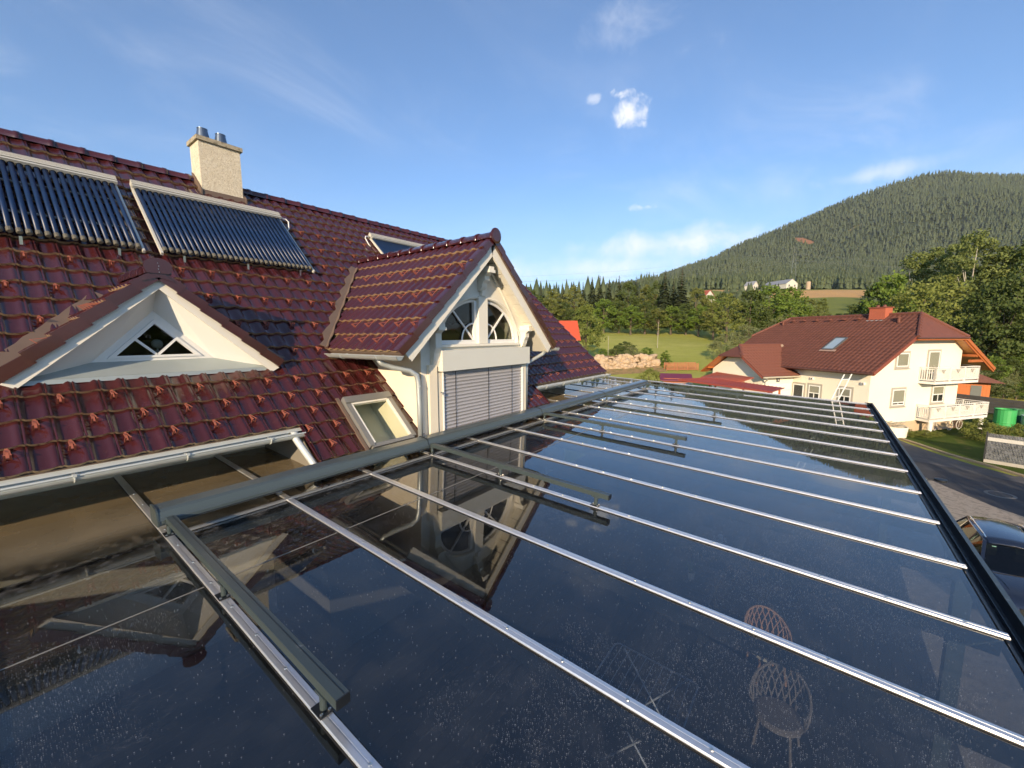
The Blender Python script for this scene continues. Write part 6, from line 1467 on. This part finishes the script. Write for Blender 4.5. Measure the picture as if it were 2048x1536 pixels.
for k, (u, D, v, w, pk) in enumerate(back):
    sp = pk.startswith('spruce')
    cnt[sp] += 1; lab = ORD[cnt[sp] - 1] + (' dark spruce' if sp else ' leafy tree') + ' from the left in the wood behind the meadow'
    if v == 534: lab = 'tallest dark spruce of the wood, right one of a pair'
    if v == 538: lab = 'tall dark spruce of the wood, left one of a pair'
    tree_px(u, D, v, w, pk, 'spruce_tree' if sp else 'leafy_tree', lab, 'trees of the wood behind the meadow')
mid = [(1172, 64, 611, 60, 'round1', 'dense round tree beside the orange red roof'), (1455, 90, 590, 56, 'gold2', 'slender yellow green tree at the right end of the meadow'), (1428, 96, 606, 44, 'oval1', 'olive tree just left of the slender yellow one'),
       (1500, 92, 582, 66, 'dark1', 'dark leafy tree behind the garage wing ridge'), (1538, 94, 574, 80, 'bright1', 'bright green tree above the middle of the brown roof'), (1580, 98, 578, 66, 'bright2', 'bright green tree right of the tallest bright one above the brown roof'),
       (1612, 104, 598, 50, 'oval2', 'small olive tree above the brown roof next to the thin one'), (1642, 84, 600, 34, 'birch2', 'thin sparse tree against the cornfield'), (1490, 74, 652, 58, 'willow1', 'pale willow bush at the left end of the brown roof'),
       (1560, 88, 636, 60, 'willow1', 'pale bushy tree low above the brown roof'), (1676, 96, 630, 54, 'bright2', 'low green tree under the cornfield, left'), (1712, 92, 622, 56, 'dark2', 'low dark tree under the cornfield, right'),
       (1748, 66, 574, 72, 'dark1', 'dark tree left of the brick chimney'), (1784, 64, 552, 84, 'bright1', 'green tree directly behind the brick chimney'), (1838, 56, 572, 120, 'gold1', 'broad yellow green tree behind the half hip'),
       (1892, 60, 556, 96, 'gold2', 'yellow green tree behind the right roof slope'), (1830, 74, 508, 70, 'birch1', 'birch left in the tall group right of the mountain field'), (1868, 76, 500, 66, 'birch2', 'slim birch in the middle of the tall group'),
       (1915, 70, 490, 72, 'birch1', 'birch just left of the tallest birch'), (1952, 64, 466, 84, 'birch1', 'tallest birch with pale trunk against the mountain'), (1996, 62, 500, 88, 'birch2', 'birch close to the right edge'),
       (1972, 52, 580, 96, 'dark2', 'dark shady tree right of the neighbour roof'), (2018, 50, 560, 110, 'dark1', 'dark shady tree at the right edge, lower one'), (2052, 60, 486, 120, 'dark2', 'tall dark tree cut by the right edge'),
       (2100, 52, 560, 130, 'dark1', 'dark tree just outside the right edge'), (1936, 58, 622, 70, 'dark1', 'dark tree filling the gap behind the timber shed')]
for u, D, v, w, pk, lab in mid: tree_px(u, D, v, w, pk, 'birch_tree' if 'birch' in lab else 'leafy_tree', lab, 'trees around the neighbour house')
# bushes
for u, D, v, w, pk, lab in [(1205, 62, 698, 26, 'bright1', 'small bush on the left end of the rockery'), (1232, 63, 692, 34, 'dark1', 'dark bush on top of the rockery, left of the middle'), (1262, 64, 694, 34, 'willow1', 'pale bush in the middle of the rockery'),
                            (1292, 64, 696, 30, 'bright2', 'round bush on the right end of the rockery'), (1250, 74, 684, 36, 'dark2', 'clipped bush in the meadow behind the rockery'), (1298, 40, 738, 52, 'gold1', 'yellow green bush behind the glass roof corner'),
                            (1440, 66, 672, 40, 'willow1', 'pale bush by the garage gable')]:
    tree_px(u, D, v, w, pk, 'bush', lab, 'bushes round the meadow')
PROTO['cone1'] = None; proto_tree('bright', 9, H=3, W=1.6, base=.02, nclump=60, per=40, lsize=.14, shape='cone'); tree_px(1329, 62, 702, 26, 'bright9', 'cone_shrub', 'small conical shrub at the right end of the rockery', 'bushes round the meadow')
proto_tree('gold', 9, H=2, W=2.4, base=.02, nclump=90, per=60, lsize=.10, shape='round')
plant('bush', 'gold9', Vector((39.3, -8.7, .04)), 1.35, 2.0, 'yellow green bush on the lawn left of the stone print fence', 'bushes on the lawn'); plant('bush', 'gold9', Vector((39.4, -10.3, .04)), 1.25, 1.7, 'green bush touching the stone print fence', 'bushes on the lawn')
for k, (x, y, h, w) in enumerate(((37.6, -5.0, .55, .9), (38.2, -5.9, .5, 1.0), (39.0, -6.6, .35, .8))): plant('bush', 'gold9', Vector((x, y, .04)), h, w, ['low leafy plant next to the round planter', 'low leafy plant in the middle of the bed under the gable', 'low leafy plant next to the white pillar'][k], 'low plants along the gable')
for k in range(9):                                     # rank growth behind the garden wall
    D_ = 46 + .5 * k; u = 1945 + 20 * k; Lt = D_ * (u - 1024) / FPX; P = dl(D_, Lt); plant('hedge_shrub', 'willow1' if k % 3 == 0 else 'dark1' if k % 3 == 1 else 'bright1', P, 2.6 + .5 * (k % 3), 3.2, ORD[k] + ' shrub from the left of the overgrown hedge behind the barrels', 'overgrown hedge on the right')
for k in range(6):                                     # lower growth in front of the wall
    D_ = 42.5 - .4 * k; Lt = D_ * (1992 + 26 * k - 1024) / FPX; plant('hedge_shrub', ('dark2', 'willow1', 'bright2')[k % 3], dl(D_, Lt), 1.7 + .3 * (k % 2), 2.4, ORD[k] + ' low shrub from the left beyond the rain barrels', 'low growth beyond the barrels')
gwl = empty('garden_wall', (52, -14, 0)); tag(gwl, 'dark planked retaining wall behind the rain barrels', 'wall')
for r in range(5): MB().bar((54.5, -9.8, .3 + r * .27), (47.0, -17.5, .3 + r * .27), .12, .25).obj('plank', mat('grey timber wall', (.10, .092, .082), .9, var=.3, vscale=2), gwl)
# unseen trees added behind the viewer to shade the road and the lawn
for k, (x, y, h, w) in enumerate(((6.2, -17.2, 9.2, 5.6), (8.6, -22.0, 9.6, 6.0), (11.0, -27.0, 9.2, 6.0))):
    plant('leafy_tree', ('round1', 'dark1', 'round2')[k], Vector((x, y, 0)), h, w, ['nearest unseen garden tree behind the viewer on the road side', 'middle unseen garden tree behind the viewer on the road side', 'farthest unseen garden tree behind the viewer on the road side'][k], 'unseen garden trees behind the viewer')
# ---- the forest on the mountain and the far woods, one mass
def forest(name, D_, L_, hmin, hmax, seed, label, wk=.26):
    r = np.random.default_rng(seed); n = len(D_); z = ground(D_, L_); X = FWD.x * D_ + RGT.x * L_; Y = FWD.y * D_ + RGT.y * L_
    h = r.uniform(hmin, hmax, n); w = h * r.uniform(wk * .75, wk * 1.25, n); tint = np.clip(r.normal(.45, .26, n) + .22 * np.sin(D_ / 55 + L_ / 130) * np.sin(L_ / 75 - D_ / 190), 0, 1)
    dec = r.random(n) < .16; w = np.where(dec, w * 1.25, w); h = np.where(dec, h * .75, h)
    Vs, Fs, Ts = [], [], []; o = 0; ns = 6
    for (z0, z1, w0) in ((.10, .52, 1.0), (.34, .78, .74), (.62, 1.0, .46)):
        ang = r.uniform(0, 6.28, (n, 1)) + np.arange(ns)[None] * 2 * math.pi / ns; jit = r.uniform(.62, 1.2, (n, ns)); jz = r.uniform(-.06, .06, (n, ns))
        zf0 = np.where(dec, z0 * .9 + .05, z0)
        bx_ = X[:, None] + np.cos(ang) * (w / 2)[:, None] * w0 * jit; by_ = Y[:, None] + np.sin(ang) * (w / 2)[:, None] * w0 * jit; bz_ = z[:, None] + (zf0[:, None] + jz) * h[:, None]
        tip = np.stack([X, Y, z + z1 * h], 1)[:, None, :]
        V = np.concatenate([np.stack([bx_, by_, bz_], -1), tip], 1).reshape(-1, 3)
        b0 = (np.arange(n) * (ns + 1))[:, None]; k = np.arange(ns)[None]
        F = np.stack([b0 + k, b0 + (k + 1) % ns, np.broadcast_to(b0 + ns, (n, ns))], -1).reshape(-1, 3) + o
        tt = np.repeat(np.clip(tint + np.where(dec, .35, 0), 0, 1), ns + 1)
        Vs.append(V); Fs.append(F); Ts.append(tt); o += len(V)
    T = np.concatenate(Ts); me = npmesh(name, np.concatenate(Vs), np.concatenate(Fs), FORM, attr=np.stack([T, T, T, np.ones_like(T)], 1))
    return tag(link(name, me), label, None, kind='stuff')
FORM = leafmat('forest canopy', (.052, .074, .038), (.125, .148, .070), .85, .0)  # canopy tones lightened, part of the distance haze is in the colour
r_ = np.random.default_rng(5); n = 26000
Df = 470 + 1090 * r_.random(n) ** .95; Lf = Df * (.20 + 1.27 * r_.random(n))
ok = np.ones(n, bool)
for d0_, l0_, sd_, sl_ in CLEAR: ok &= ((Df - d0_) / sd_) ** 2 + ((Lf - l0_) / sl_) ** 2 > 1.15
forest('mountain_forest', Df[ok], Lf[ok], 10, 17, 11, 'dense spruce forest covering the mountainside', .42)
n = 900; Dw = r_.uniform(150, 250, n); Lw = Dw * r_.uniform(-.05, .50, n)
ok = (Lw < 145) & ~((abs(Dw - 235) < 26) & (abs(Lw - 108) < 16)) & (Lw / Dw < .46)
forest('far_wood', Dw[ok], Lw[ok], 11, 18, 12, 'mixed wood filling the valley behind the meadow trees', .38)
n = 900; De = r_.uniform(400, 480, n); Le = De * r_.uniform(.3, 1.4, n)
forest('forest_edge', De, Le, 12, 20, 13, 'dark forest edge at the foot of the mountain', .27)
n = 170; Dh = r_.uniform(160, 258, n); Lh = Dh * r_.uniform(.50, 1.05, n); ok = (r_.random(n) < .9) & ~((Lh / Dh > .66) & (Lh / Dh < .86))
forest('far_hedgerow', Dh[ok], Lh[ok], 6, 13, 14, 'scattered trees along the far fields', .55)
# ================================================================== the air of the valley
hz = MB()
c0_ = FWD * 1390 + RGT * 480
hz.box(c0_ + Vector((0, 0, 305)), (1850, 3150, 311), (FWD, RGT, Vector((0, 0, 1))))
HZM = bpy.data.materials.new('valley haze'); HZM.use_nodes = True; HZM.node_tree.nodes.clear()
pv = N(HZM.node_tree, 'ShaderNodeVolumePrincipled'); pv.inputs['Color'].default_value = (.86, .92, 1.0, 1); pv.inputs['Density'].default_value = .00007; pv.inputs['Anisotropy'].default_value = .1
L(HZM.node_tree, pv.outputs[0], N(HZM.node_tree, 'ShaderNodeOutputMaterial').inputs['Volume'])
tag(hz.obj('haze', HZM), 'thin summer haze hanging over the valley', kind='stuff')
